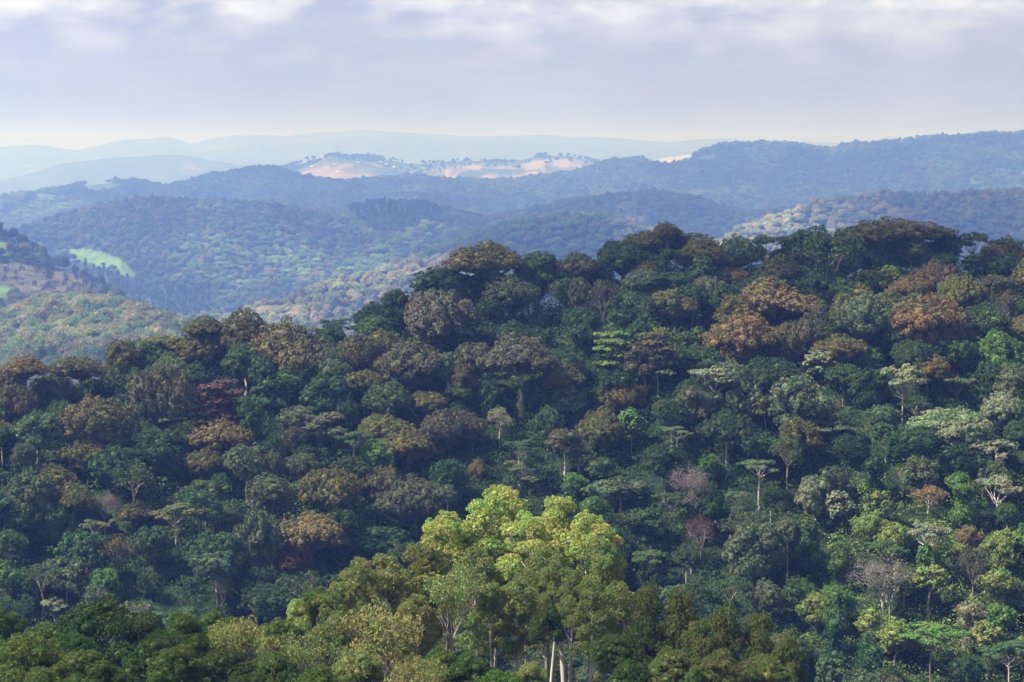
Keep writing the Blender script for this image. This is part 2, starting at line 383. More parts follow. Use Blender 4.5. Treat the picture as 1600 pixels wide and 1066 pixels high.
def tube(pts, rad, sides=6):
    pts = np.array(pts, float); n = len(pts)
    tg = unit(np.gradient(pts, axis=0)); ref = np.array([.3, .2, 1.]) if abs(tg[0][2]) < .8 else np.array([1., .2, 0])
    a = unit(np.cross(tg, ref)); b = np.cross(tg, a)
    th = np.arange(sides) * 2 * math.pi / sides
    V_ = pts[:, None] + (a[:, None] * np.cos(th)[:, None] + b[:, None] * np.sin(th)[:, None]) * np.array(rad)[:, None, None]
    f = []
    for i in range(n - 1):
        for j in range(sides):
            k = (j + 1) % sides; f.append((i * sides + j, i * sides + k, (i + 1) * sides + k, (i + 1) * sides + j))
    return V_.reshape(-1, 3), np.array(f)
class Wood:
    def __init__(s): s.v = []; s.f = []; s.n = 0
    def add(s, pts, rad, sides=6):
        v, f = tube(pts, rad, sides); s.v.append(v); s.f.append(f + s.n); s.n += len(v)
    def mesh(s, name):
        me = new_mesh(name, np.concatenate(s.v), np.concatenate(s.f), M_BARK)
        me.polygons.foreach_set('use_smooth', np.ones(len(me.polygons), bool)); return me
def limb(wd, rng, a, b, r0, r1, sag=.12, n=5, sides=5):
    a = np.array(a, float); b = np.array(b, float); L_ = np.linalg.norm(b - a); t = np.linspace(0, 1, n)[:, None]
    off = rng.normal(size=3) * sag * L_; off[2] = -abs(off[2]) * .6
    p = a + (b - a) * t + off * np.sin(t * math.pi) + rng.normal(size=(n, 3)) * .02 * L_ * (t * (1 - t) * 4)
    wd.add(p, np.linspace(r0, r1, n), sides); return p
def sprout(wd, rng, p, d, ln, r, depth, tips, spread=.55, upb=.15, kids=(2, 3), shrink=.68, sides=4):
    e = p + d * ln
    pts = limb(wd, rng, p, e, r, r * .62, .07, 4, sides if depth < 3 else 5)
    tips.append((e, d, depth))
    if depth == 0: return
    for i in range(rng.integers(kids[0], kids[1] + 1)):
        nd = unit(d + rng.normal(size=3) * spread + np.array([0, 0, upb]))
        at_ = pts[-1] if rng.random() < .7 else pts[-2]
        sprout(wd, rng, at_, nd, ln * (shrink + .2 * (rng.random() - .5)), r * .6, depth - 1, tips, spread, upb, kids, shrink, sides)
def trunk_mesh(name, rng, r0=.38, r1=.26, bend=.085, sides=8, flare=1.6):
    wd = Wood(); n = 8; t = np.linspace(0, 1, n)
    off = rng.normal(size=2) * bend * 12
    x = off[0] * np.sin(t * 2.6) * (1 - t) + 0; y = off[1] * np.sin(t * 2.2) * (1 - t)
    wd.add(np.stack([x, y, t], 1), (r0 + (r1 - r0) * t) * np.where(t == 0, flare, 1.0), sides)
    return wd.mesh(name)
def spread_lobes(rng, n, R_, H, lobe, zc=.42, jitter=.12, low=-.25, sq=.8, in_=.62, mind=.62):
    out_ = []; tries = 0; f1, f2, f3 = rng.random(3) * 6.28
    while len(out_) < n and tries < 4000:
        tries += 1
        d = unit(rng.normal(size=3)); 
        if d[2] < low: continue
        az_ = math.atan2(d[1], d[0]); bul = 1 + .20 * math.sin(2 * az_ + f1) + .16 * math.sin(3 * az_ + f2) + .12 * math.sin(5 * d[2] + f3)
        c = np.array([d[0] * R_ * in_ * bul, d[1] * R_ * in_ * bul, H * zc + d[2] * H * (1 - zc) * (.72) * (1 + .18 * math.sin(az_ * 2 + f3))])
        if all(np.linalg.norm((c - o_[0]) / np.array([1, 1, .8])) > mind * lobe * 1.5 for o_ in out_):
            l_ = lobe * (.62 + .75 * rng.random()); out_.append((c, (l_, l_, l_ * sq)))
    return out_
PROTO = {}
def add_proto(kind, crown, wood, R_, H, trunk): PROTO.setdefault(kind, []).append(dict(crown=crown, wood=wood, R=R_, H=H, trunk=trunk))
def wood_to(name, rng, lobes, r0=.26, depth_in=.1, start=0.):
    wd = Wood()
    wd.add([(0, 0, start - .3), (0, 0, start + .6), (.1, .05, start + 1.4)], [r0 * 1.05, r0, r0 * .7])
    for c, r3 in lobes:
        b = np.array(c) + np.array([0, 0, -r3[2] * .1])
        limb(wd, rng, (0, 0, start + rng.random() * .9), b, r0 * .62, .06, .10)
    return wd.mesh(name)
def build_protos():
    for s_ in range(5):                                   # domed crowns of tight heads
        rng = np.random.default_rng(100 + s_)
        lo = spread_lobes(rng, 24, 7, 7.2, 1.95, low=-.12, sq=.72, in_=.72, mind=.66)
        lo.append((np.array([0, 0, 2.4]), (4.3, 4.3, 2.3)))
        cr = crown_mesh('crown', lo, rng, clump_r=.66, step=1.22, leaf=.27, per=38, rough=.5, zcut=-.3, core=.74)
        add_proto('dome', cr, wood_to('branches', rng, lo, .30), 7, 7.2, trunk_mesh('trunk', rng, .36, .28))
    for s_ in range(5):                                   # rounded leafy crowns, looser
        rng = np.random.default_rng(200 + s_)
        lo = spread_lobes(rng, 24, 6.2, 9., 1.55, zc=.45, low=-.8, sq=.85, in_=.72, mind=.7)
        lo.append((np.array([0, 0, 4.2]), (3.1, 3.1, 3.0)))
        cr = crown_mesh('crown', lo, rng, clump_r=.62, step=1.22, leaf=.30, per=32, rough=.7, zcut=-.6, gap=.10, core=.7)
        add_proto('round', cr, wood_to('branches', rng, lo, .24), 6.2, 9., trunk_mesh('trunk', rng, .28, .22))
    for s_ in range(4):                                   # flat topped, storeys of thin plates on spreading limbs
        rng = np.random.default_rng(300 + s_)
        lo = []; wd = Wood()
        n = int(rng.integers(8, 14))
        for k in range(n):
            a = k * 2.4 + rng.random() * .5; rr = 6.2 * math.sqrt((k + .3) / n); z = 4.6 + 1.3 * (1 - (rr / 6.5) ** 2) + rng.normal() * .45 - (1.4 if k % 3 == 2 else 0)
            l_ = 1.3 + 1.5 * rng.random(); c = np.array([rr * math.cos(a), rr * math.sin(a), z]); lo.append((c, (l_, l_ * .8, .42 + .25 * rng.random())))
            limb(wd, rng, (0, 0, rng.random() * .8), c - np.array([0, 0, .2]), .15, .05, .08)
            for q in range(3):
                e = c + np.array([math.cos(a + q * 2.1) * l_ * .7, math.sin(a + q * 2.1) * l_ * .7, .05])
                limb(wd, rng, c * np.array([.72, .72, .80]), e, .06, .03, .06)
        wd.add([(0, 0, -.3), (0, 0, .9)], [.26, .2])
        cr = crown_mesh('crown', lo, rng, clump_r=.7, step=1.0, leaf=.34, per=20, rough=.4, zcut=-.5, flat=.5, up=.7, gap=.08, core=.7)
        add_proto('flat', cr, wd.mesh('branches'), 7, 6.4, trunk_mesh('trunk', rng, .24, .20, .05))
    for s_ in range(3):                                   # many thin storeys one above the other
        rng = np.random.default_rng(340 + s_)
        lo = []; wd = Wood(); wd.add([(0, 0, -.3), (0, 0, 4), (.2, .1, 8.3)], [.24, .2, .08])
        for k in range(16):
            z = .8 + 7.6 * k / 15; rr = 4.2 * (1.1 - .55 * (z / 9)) * (.55 + .5 * rng.random()); a = k * 2.4
            l_ = 1.5 + .9 * rng.random(); c = np.array([rr * math.cos(a), rr * math.sin(a), z]); lo.append((c, (l_ * 1.25, l_ * 1.25, .3)))
            limb(wd, rng, (0, 0, max(0, z - 1.2)), c, .09, .04, .05)
        cr = crown_mesh('crown', lo, rng, clump_r=.55, step=.95, leaf=.34, per=16, rough=.3, zcut=-.6, flat=.45, up=.9, core=.6, gap=.05)
        add_proto('storey', cr, wd.mesh('branches'), 6, 8.8, trunk_mesh('trunk', rng, .25, .22))
    for s_ in range(3):                                   # thin crowns that show their branches
        rng = np.random.default_rng(400 + s_)
        wd = Wood(); tips = []
        for k in range(5):
            a = k * 1.26 + rng.random() * .5
            sprout(wd, rng, np.array([0, 0, -.2]), unit(np.array([math.cos(a) * .6, math.sin(a) * .6, 1.0])), 3.1, .17, 3, tips, .42, .12, (2, 3), .72)
        lo = [(e, (.85, .85, .55)) for e, d, dp in tips if dp == 0 and rng.random() < .85]
        zmax = max(e[2] for e, d, dp in tips); rmax = np.percentile([math.hypot(e[0], e[1]) for e, d, dp in tips], 92)
        cr = crown_mesh('crown', lo, rng, clump_r=.6, step=1.25, leaf=.32, per=13, rough=.9, zcut=-.8, gap=.1, core=0)
        add_proto('thin', cr, wd.mesh('branches'), rmax, zmax, trunk_mesh('trunk', rng, .22, .18))
    for s_ in range(3):                                   # big-leaved, separate bright heads
        rng = np.random.default_rng(500 + s_)
        lo = spread_lobes(rng, 26, 4.2, 7.5, 1.05, zc=.45, low=-.7, sq=.7, in_=.85, mind=.7)
        cr = crown_mesh('crown', lo, rng, clump_r=.55, step=1.0, leaf=.55, per=12, rough=.5, zcut=-.5, gap=.05, core=.6, up=.5)
        add_proto('bigleaf', cr, wood_to('branches', rng, lo, .18), 4.2, 7.5, trunk_mesh('trunk', rng, .2, .16))
    for s_ in range(3):                                   # trunk smothered in climbers
        rng = np.random.default_rng(600 + s_)
        lo = []
        for k in range(12):
            z = 1.2 + k * .98; a = rng.random() * 6.3; w_ = (1.9 + .9 * math.sin(k * .9 + s_)) * (1.1 if k > 8 else .9)
            lo.append((np.array([math.cos(a) * 1.0, math.sin(a) * 1.0, z]), (w_, w_, 1.5)))
        cr = crown_mesh('crown', lo, rng, clump_r=.6, step=1.15, leaf=.32, per=18, rough=.8, zcut=-.9, droop=.5, up=0)
        wd = Wood(); wd.add([(0, 0, -.3), (.1, 0, 6), (0, 0, 13)], [.3, .22, .08])
        add_proto('vine', cr, wd.mesh('branches'), 3.3, 13.6, trunk_mesh('trunk', rng, .3, .3))
    for s_ in range(3):                                   # bare, twiggy
        rng = np.random.default_rng(700 + s_)
        wd = Wood(); tips = []
        for k in range(6):
            a = k * 1.05 + rng.random() * .4
            sprout(wd, rng, np.array([0, 0, -.2]), unit(np.array([math.cos(a) * .55, math.sin(a) * .55, 1.0])), 2.7, .13, 5, tips, .42, .06, (2, 3), .74, 3)
        lo = [(e, (.5, .5, .3)) for e, d, dp in tips if dp == 0 and rng.random() < .5]
        zmax = max(e[2] for e, d, dp in tips); rmax = np.percentile([math.hypot(e[0], e[1]) for e, d, dp in tips], 92)
        cr = crown_mesh('crown', lo, rng, clump_r=.4, step=.9, leaf=.16, per=5, rough=1., zcut=-.8, core=0)
        add_proto('bare', cr, wd.mesh('branches'), rmax, zmax, trunk_mesh('trunk', rng, .2, .16))
    # ---- the near kinds, seen from 200 m: finer leaves
    for s_ in range(5):                                   # tall gum trees: pale stems, hanging heads of leaf
        rng = np.random.default_rng(800 + s_)
        lo = []; wd = Wood(); H = 19.
        ax = [np.array([0, 0, -.5]), np.array([.3, .1, 6]), np.array([.1, .4, 12]), np.array([.3, .2, 17.0])]
        wd.add(ax, [.25, .20, .13, .05], 7)
        nb = 15
        for k in range(nb):                               # each bough ends in an umbrella of small hanging heads
            z = 3. + (H - 3.8) * (k / (nb - 1)) ** .75; top = k >= nb - 2
            env = 4.2 * math.sin(min(1, (z + 2.) / (H + 1)) * math.pi * .78 + .3) ** .7
            rr = .5 if top else env * (.5 + .45 * rng.random()); a = k * 2.4 + rng.random() * .7
            bc = np.array([rr * math.cos(a), rr * math.sin(a), z]); br = (1.5 + .9 * rng.random()) * (1.35 if top else 1)
            limb(wd, rng, (.2, .2, max(0, z - 1.5 - rr * .9)), bc - np.array([0, 0, .5]), .10, .04, .05, 6)
            for q in range(int(7 + 3 * rng.random())):
                t_ = rng.random() ** .5; a2 = q * 2.4 + rng.random(); l_ = .5 + .5 * rng.random()
                c = bc + np.array([t_ * br * math.cos(a2), t_ * br * math.sin(a2), 1.1 * (1 - t_ ** 2) - .25 * rng.random() - (1.0 * rng.random() if t_ > .8 else 0)])
                lo.append((c, (l_, l_, l_ * .85))); limb(wd, rng, bc - np.array([0, 0, .5]), c, .055, .02, .06, 4, 4)
        cr = crown_mesh('crown', lo, rng, clump_r=.36, step=.60, leaf=.10, per=44, rough=.85, zcut=-.8, droop=.5, aspect=2.6, core=.34, gap=.22, up=.3)
        add_proto('gum', cr, wd.mesh('branches'), 5.6, H + 1, trunk_mesh('trunk', rng, .17, .135, .07, 10, 1.3))
    for s_ in range(4):                                   # spreading wattle-like crowns, dense heads
        rng = np.random.default_rng(900 + s_)
        lo = spread_lobes(rng, 34, 6.2, 9.5, 1.45, zc=.38, low=-.35, sq=.72, in_=.8, mind=.58)
        cr = crown_mesh('crown', lo, rng, clump_r=.46, step=.72, leaf=.12, per=56, rough=.8, zcut=-.45, core=.65, droop=.35, aspect=2., up=.3, gap=.05)
        wd = Wood()
        for k in range(5):
            a = k * 1.26; tip = np.array([math.cos(a) * 3, math.sin(a) * 3, 6.])
            limb(wd, rng, (0, 0, -.3), tip, .2, .07, .08, 7, 6)
        for c, r3 in lo:
            j = int(rng.integers(0, 5)); a = j * 1.26; limb(wd, rng, np.array([math.cos(a) * 1.6, math.sin(a) * 1.6, 3.0]), c, .07, .025, .08, 5, 4)
        add_proto('wattle', cr, wd.mesh('branches'), 6.9, 9.6, trunk_mesh('trunk', rng, .27, .24, .04, 8))
    for s_ in range(3):                                   # near thin crown over a fan of bare stems
        rng = np.random.default_rng(950 + s_)
        wd = Wood(); tips = []
        for k in range(6):
            a = k * 1.05 + rng.random() * .5
            sprout(wd, rng, np.array([0, 0, -.2]), unit(np.array([math.cos(a) * .42, math.sin(a) * .42, 1.0])), 3.6, .12, 4, tips, .34, .1, (2, 3), .70)
        lo = [(e, (.65, .65, .42)) for e, d, dp in tips if (dp == 0 and rng.random() < .9)]
        zmax = max(e[2] for e, d, dp in tips); rmax = np.percentile([math.hypot(e[0], e[1]) for e, d, dp in tips], 92)
        cr = crown_mesh('crown', lo, rng, clump_r=.45, step=.8, leaf=.15, per=15, rough=.9, zcut=-.8, gap=.05, core=0, droop=.4, aspect=2.2)
        add_proto('fan', cr, wd.mesh('branches'), rmax, zmax, trunk_mesh('trunk', rng, .2, .16))
build_protos()

NAMES = dict(dome='domed_tree', round='broadleaf_tree', flat='flat_topped_tree', storey='layered_tree', thin='sparse_tree', bigleaf='large_leaved_tree',
             vine='vine_covered_tree', bare='bare_tree', gum='gum_tree', wattle='wattle_tree', fan='fan_branched_tree')
PAL = dict(rust=(.132, .103, .042), brown=(.096, .091, .040), tan=(.19, .13, .065), olive=(.098, .092, .030), greybrown=(.078, .083, .045), purple=(.078, .076, .050),
           darkgreen=(.036, .060, .020), green=(.058, .090, .028), bright=(.085, .145, .035), greygreen=(.085, .108, .055), paleg=(.17, .19, .115),
           maroon=(.068, .038, .030), bluegreen=(.045, .085, .034), yellow=(.24, .26, .035), yellowgreen=(.16, .20, .055), lilac=(.17, .14, .15), pink=(.22, .10, .10), grey=(.16, .14, .12),
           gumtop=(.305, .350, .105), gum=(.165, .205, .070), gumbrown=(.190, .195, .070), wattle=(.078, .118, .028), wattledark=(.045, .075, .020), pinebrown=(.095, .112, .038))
BARK = dict(pale=(.42, .37, .30), mid=(.20, .17, .13), dark=(.085, .07, .055), white=(.58, .53, .46), red=(.2, .09, .06))
rngT = random.Random(5)
TREES = []
used_first = set()
def place_tree(kind, x, y, z, L_, sw, sh, col, bark, rot=None, var=None, rec=None, tsw=None):
    ps = PROTO[kind]; i = rngT.randrange(len(ps)) if var is None else var % len(ps); p = ps[i]
    root = bpy.data.objects.new(NAMES[kind], None); COL.objects.link(root)
    asp = rngT.uniform(.86, 1.16)
    root.location = (x, y, z - .3); root.rotation_euler = (0, 0, rngT.random() * 6.28 if rot is None else rot)
    root.empty_display_size = .5
    c = np.array(PAL[col]) * (1 + .16 * (rngT.random() - .5)); jj = .05 if 'gum' in col else .12; j = [1 + jj * (rngT.random() - .5) for _ in range(3)]
    cc = (*(c * j), 1)
    for nm, me_, loc, sc, colr in (('trunk', p['trunk'], 0, ((tsw or sw), (tsw or sw), L_ + .3), (*BARK[bark], 1)), ('branches', p['wood'], L_, (sw * asp, sw / asp, sh), (*BARK[bark], 1)), ('crown', p['crown'], L_, (sw * asp, sw / asp, sh), cc)):
        o_ = bpy.data.objects.new(nm, me_); COL.objects.link(o_); o_.parent = root; o_.location = (0, 0, loc); o_.scale = sc; o_.color = colr
    TREES.append(dict(root=root, kind=kind, col=col, top=np.array([x, y, z + L_ + sh * p['H']]), mid=np.array([x, y, z + L_ + sh * p['H'] * .55]), w=2 * sw * p['R'], h=sh * p['H'], rec=rec, x=x, y=y, bark=bark))
    return root

# ---- main slope: (cx, cy, w, h, kind, colour, trunk foot row or 0, bark, label or '')
SL = [
 (340,633,98,75,'storey','maroon',0,'dark','dark maroon tree with a layered crown beside the big brown domes','the dark maroon layered tree'),
 (350,684,102,52,'dome','rust',0,'mid','rust brown dome shaped crown under the dark maroon tree','the rust dome below the maroon tree'),
 (256,627,86,92,'dome','brown',0,'dark','tall brown tree with lumpy crown touching the dark maroon tree',''),
 (145,668,118,80,'dome','brown',0,'dark','wide brown crown on the shaded left slope, largest down there','the wide brown crown on the left slope'),
 (448,557,122,85,'dome','brown',0,'dark','biggest brown dome on the rounded left shoulder of the ridge','the big brown dome of the left shoulder'),
 (378,527,100,62,'dome','brown',0,'dark','brown domed crown topping the left shoulder against the pale valley',''),
 (310,552,80,52,'dome','olive',0,'dark','',''), (318,512,62,28,'dome','brown',0,'dark','',''),
 (190,562,62,58,'round','olive',606,'pale','olive tree on the left skyline with one bare pale trunk','the olive skyline tree with a pale trunk'),
 (88,612,60,42,'dome','brown',0,'dark','',''), (40,576,66,32,'dome','rust',0,'dark','rusty low crown at the far left end of the ridge line','the rusty crown at the left end'),
 (12,598,50,36,'dome','brown',0,'dark','',''), (128,577,72,34,'dome','brown',0,'dark','',''), (20,640,70,60,'dome','brown',0,'dark','',''),
 (147,612,62,46,'round','darkgreen',0,'dark','',''), (425,612,76,48,'round','bluegreen',0,'dark','',''), (512,616,84,56,'round','bluegreen',0,'dark','blue green broad crown with fine leaves right of the left shoulder domes','the blue green crown on the left slope'),
 (500,668,92,46,'flat','greygreen',705,'mid','',''), (248,700,100,54,'round','darkgreen',0,'dark','',''), (262,718,64,44,'round','green',0,'dark','',''),
 (323,728,62,42,'dome','olive',764,'mid','',''), (387,724,62,54,'round','greygreen',792,'pale','grey green crown on a tall pale trunk under the rust dome','the grey green tree with a pale trunk'),
 (427,726,34,42,'round','greybrown',797,'pale','slim grey tree with a straight pale trunk below the rust dome',''),
 (460,684,36,36,'round','greybrown',735,'pale','',''), (520,768,86,66,'dome','olive',0,'mid','olive brown rounded crown above the bright rust tree','the olive brown dome above the rust tree'),
 (486,834,108,56,'dome','rust',0,'mid','brightest orange rust crown on the lower left slope','the orange rust crown low on the left'),
 (457,876,62,44,'dome','maroon',928,'mid','maroon brown small crown tucked under the orange rust tree',''),
 (405,842,66,96,'round','greygreen',0,'mid','tall grey green tree standing beside the orange rust crown',''),
 (275,806,78,36,'flat','brown',880,'pale','brown flat crown on forking pale limbs over the dark left slope','the brown flat crown on pale limbs'),
 (163,790,44,40,'bare','lilac',0,'grey' if False else 'mid','leafless lilac grey tree among the green crowns on the left','the lilac grey bare tree'),
 (333,800,42,36,'round','greygreen',860,'pale','',''), (213,802,54,30,'dome','brown',0,'mid','',''), (35,818,72,60,'round','darkgreen',0,'dark','',''),
 (348,918,28,46,'bare','grey',0,'mid','small ashen bare tree in the shaded gully above the dark foreground tree','the small ashen bare tree'),
 (85,948,46,26,'flat','paleg',0,'mid','pale flat crown just above the dark foreground wattles at left',''), (92,820,46,54,'round','green',0,'dark','',''), (225,914,22,26,'bigleaf','bright',0,'mid','',''),
 (758,411,106,48,'dome','rust',0,'mid','rusty broad dome standing on the ridge line at its middle','the rusty dome on the ridge line'),
 (618,465,38,26,'round','green',0,'mid','',''), (690,442,100,48,'round','darkgreen',0,'dark','dark green crown on the skyline beside the rusty ridge dome',''),
 (690,502,122,80,'dome','purple',0,'dark','huge purplish brown crown on the upper middle slope','the huge purplish brown crown'),
 (802,462,92,56,'dome','greybrown',0,'dark','',''), (840,420,62,48,'round','green',0,'dark','',''), (905,422,76,42,'dome','greybrown',0,'dark','',''),
 (902,466,44,54,'dome','olive',0,'dark','small upright olive crown shaped like an egg near the ridge top','the egg shaped olive crown'),
 (943,470,44,54,'thin','greybrown',0,'mid','',''), (978,480,58,46,'round','green',0,'mid','fresh green round crown beside the egg shaped olive one',''),
 (596,512,76,36,'round','bright',0,'mid','light green spreading crown in front of the huge purplish one',''), (562,560,70,66,'dome','brown',0,'dark','brown lumpy tree leaning over a black gap on the middle slope',''),
 (648,578,112,70,'dome','greybrown',0,'dark','wide grey brown crown just under the huge purplish one','the wide grey brown crown'),
 (812,560,110,58,'dome','purple',655,'pale','broad purplish crown on a tall pale trunk at mid slope','the broad purplish crown on a pale trunk'),
 (965,552,86,70,'storey','bright',602,'mid','yellow green tree with thin tiers like shelves, near the ridge','the tiered yellow green tree'),
 (1027,552,62,76,'storey','brown',622,'pale','dark brown tiered tree on a pale stem beside the yellow green tiers',''),
 (905,546,36,76,'vine','darkgreen',0,'dark','climber smothered dark green stump left of the tiered yellow green tree','the climber smothered stump'),
 (976,622,64,42,'dome','rust',0,'mid','round rust crown at mid slope below the tiered trees','the round rust crown at mid slope'),
 (885,622,48,42,'bigleaf','paleg',0,'mid','',''), (944,674,72,56,'dome','olive',0,'mid','golden olive dome just below the round rust crown',''),
 (987,662,46,48,'bigleaf','bright',0,'mid','bright green big leaved tree pressed against the golden olive dome',''),
 (857,662,42,54,'round','green',0,'mid','',''), (602,672,84,44,'dome','olive',0,'mid','',''), (640,700,86,46,'dome','olive',0,'mid','',''),
 (702,672,78,58,'dome','purple',0,'dark','',''), (782,654,34,32,'thin','paleg',705,'pale','',''), (540,640,40,40,'round','bluegreen',0,'dark','',''),
 (1058,676,56,20,'flat','greygreen',738,'pale','small flat grey parasol crown on a leaning pale stem','the small grey parasol tree'),
 (765,618,48,44,'round','darkgreen',0,'dark','',''), (728,626,44,54,'vine','darkgreen',0,'dark','',''),
 (1008,380,54,28,'dome','olive',0,'dark','',''), (1042,363,32,26,'dome','olive',0,'mid','little knob shaped olive crown, highest point of the middle skyline','the knob shaped crown on the skyline'),
 (975,407,80,48,'dome','darkgreen',0,'dark','',''), (1050,408,64,34,'flat','darkgreen',0,'mid','',''), (1045,442,78,32,'flat','darkgreen',0,'mid','',''), (1050,480,76,44,'dome','brown',0,'dark','',''),
 (842,500,32,28,'round','olive',0,'mid','',''),
 (1203,474,136,56,'dome','rust',0,'mid','widest rust brown crown high on the right slope','the widest rust crown'),
 (1165,530,112,66,'dome','rust',0,'mid','orange brown crown directly under the widest rust crown','the lower orange brown crown'), (1232,540,60,60,'dome','olive',0,'mid','',''), (1150,556,56,38,'dome','rust',0,'mid','',''),
 (1142,433,48,26,'dome','tan',0,'mid','small tan crown above the widest rust crown',''), (1217,425,72,38,'dome','brown',0,'dark','',''),
 (1295,397,96,68,'thin','green',0,'mid','green open crown with pale branches showing, on the right skyline','the open green crown with pale branches'),
 (1278,385,56,40,'round','green',0,'pale','',''), (1333,389,26,44,'bigleaf','bright',0,'mid','bright lime narrow tree beside the open crown with pale branches',''),
 (1395,366,136,38,'dome','brown',0,'dark','long olive brown crown forming the top of the right skyline','the long crown on the right skyline'), (1376,396,56,54,'round','green',0,'dark','',''),
 (1476,388,48,46,'round','darkgreen',0,'dark','',''), (1520,382,52,34,'flat','darkgreen',0,'mid','',''), (1575,388,48,30,'flat','darkgreen',0,'mid','',''), (1520,418,46,40,'storey','green',0,'mid','',''),
 (1376,434,56,34,'bigleaf','yellow',0,'mid','sulphur yellow crown near the right ridge top','the sulphur yellow crown'),
 (1424,454,62,38,'dome','rust',0,'mid','reddish rust crown right of the sulphur yellow one',''),
 (1350,502,92,74,'dome','greygreen',0,'dark','grey green lumpy crown between the rust crowns of the right slope','the grey green lumpy crown'), (1450,512,108,76,'dome','rust',0,'dark','large dull rust crown on the right slope under the reddish one','the large dull rust crown'),
 (1503,462,66,54,'dome','olive',0,'dark','',''), (1462,432,58,36,'dome','tan',0,'dark','',''),
 (1488,549,70,54,'round','green',0,'mid','',''), (1560,556,72,68,'round','bright',0,'mid','light green tree in the sun near the right edge of the slope','the light green tree at the right edge'),
 (1362,555,28,34,'bigleaf','bright',0,'mid','tiny bright green crown in shadow below the grey green lumpy one',''),
 (1116,595,90,40,'flat','paleg',664,'pale','pale silver green umbrella crown with spreading white limbs','the silver green umbrella tree'), (1080,630,60,50,'round','greybrown',0,'mid','',''),
 (1170,622,60,60,'round','greygreen',0,'mid','',''), (1247,627,92,78,'round','greygreen',0,'mid','big grey green rounded crown in the centre of the right slope','the big grey green round crown'), (1363,606,68,56,'round','darkgreen',0,'dark','',''),
 (1410,598,68,50,'flat','paleg',664,'pale','tall pale grey umbrella crown right of the big round one','the tall pale grey umbrella'), (1495,602,58,30,'flat','greygreen',640,'mid','',''), (1299,636,28,30,'bare','pink',0,'red','small pinkish maroon twiggy tree beside the big round crown','the pinkish twiggy tree'),
 (1299,670,70,32,'flat','greygreen',702,'mid','',''), (1488,674,104,56,'dome','paleg',0,'pale','broad pale silvery dome low on the right slope','the broad silvery dome'), (1570,642,72,52,'dome','paleg',0,'pale','',''),
 (1282,565,56,42,'bigleaf','paleg',0,'mid','',''), (1571,480,28,44,'thin','brown',0,'pale','',''), (1275,522,56,60,'dome','purple',0,'dark','',''), (1198,386,90,36,'flat','darkgreen',0,'pale','',''),
 (1573,418,48,40,'round','darkgreen',465,'pale','',''), (1083,530,38,36,'bigleaf','green',0,'mid','',''), (1281,477,18,22,'bigleaf','bright',0,'mid','',''), (1556,708,76,40,'flat','paleg',0,'pale','',''),
 (1186,732,70,26,'flat','greygreen',808,'white','grey umbrella tree on a long bare white stem, alone in the gully','the lone white stemmed umbrella'),
 (1078,762,58,70,'bare','lilac',0,'mid','ghostly lilac grey bare tree on the lower middle slope','the ghostly lilac bare tree'), (1095,830,46,50,'bare','maroon',885,'pale','maroon bare tree below the ghostly lilac one',''),
 (1150,778,36,22,'flat','greygreen',812,'pale','',''), (1376,902,96,60,'bare','grey',976,'white','big ashy leafless tree with a cluster of white stems','the big ashy leafless tree'), (1390,915,60,50,'thin','greybrown',980,'white','',''),
 (1450,838,72,40,'flat','paleg',916,'white','pale green umbrella on a thin white stem in the sunlit patch','the pale umbrella in the sunlit patch'), (1557,768,76,42,'flat','paleg',824,'white','pale cream umbrella tree near the right edge with branching white limbs','the cream umbrella near the right edge'),
 (1512,838,42,36,'round','tan',0,'mid','pinkish tan small crown between the two pale umbrellas',''), (1521,887,46,54,'thin','greybrown',0,'mid','',''),
 (1180,860,84,84,'round','greygreen',0,'dark','',''), (1452,774,40,30,'thin','tan',812,'pale','',''), (1365,752,34,74,'vine','darkgreen',0,'dark','',''), (1410,745,28,30,'bare','white' if False else 'grey',775,'white','',''),
 (1107,727,38,34,'round','bright',0,'mid','',''), (1247,924,52,48,'round','green',0,'mid','',''), (1025,902,54,44,'round','darkgreen',0,'dark','',''),
 (960,767,84,32,'flat','greygreen',0,'mid','wide grey parasol crown right behind the sunlit gum trees','the wide parasol behind the gums'), (813,732,44,26,'flat','greygreen',765,'pale','',''), (698,750,66,60,'round','bluegreen',0,'mid','',''),
 (648,785,88,62,'dome','greybrown',0,'dark','dark grey brown dome just left of the sunlit gum tops','the dark dome left of the gums'), (747,732,26,28,'dome','rust',0,'mid','tiny rust crown just above the highest gum top',''), (895,753,40,28,'round','bright',0,'mid','',''), (905,713,36,20,'flat','greygreen',745,'pale','',''),
 (940,730,46,30,'round','green',0,'mid','',''), (1005,832,72,74,'vine','darkgreen',0,'dark','',''), (595,842,72,46,'round','bluegreen',0,'mid','',''), (598,760,60,50,'dome','brown',0,'mid','',''),
 (1442,735,60,50,'round','greygreen',0,'mid','',''), (1330,700,44,40,'round','darkgreen',0,'dark','',''),
]
TR0 = dict(dome=.35, round=.35, flat=.7, storey=.35, thin=.6, bigleaf=.4, vine=.02, bare=.7)
RR_ = np.arange(425., 662., 1.)
def ground_exact(dxy, r): return float(ground_xy(dxy[0] * r, dxy[1] * r))
def solve(px, py, extra):
    """nearest point of the slope along the sight line whose ground plus extra reaches the line"""
    d = ray(px, py); g_ = ground_xy(d[0] * RR_, d[1] * RR_); e = g_ + extra - d[2] * RR_
    k = np.argmax(e >= 0)
    if e[k] < 0: k = int(np.argmax(e))
    r = RR_[k]; return r, d, g_[k], d[2] * r
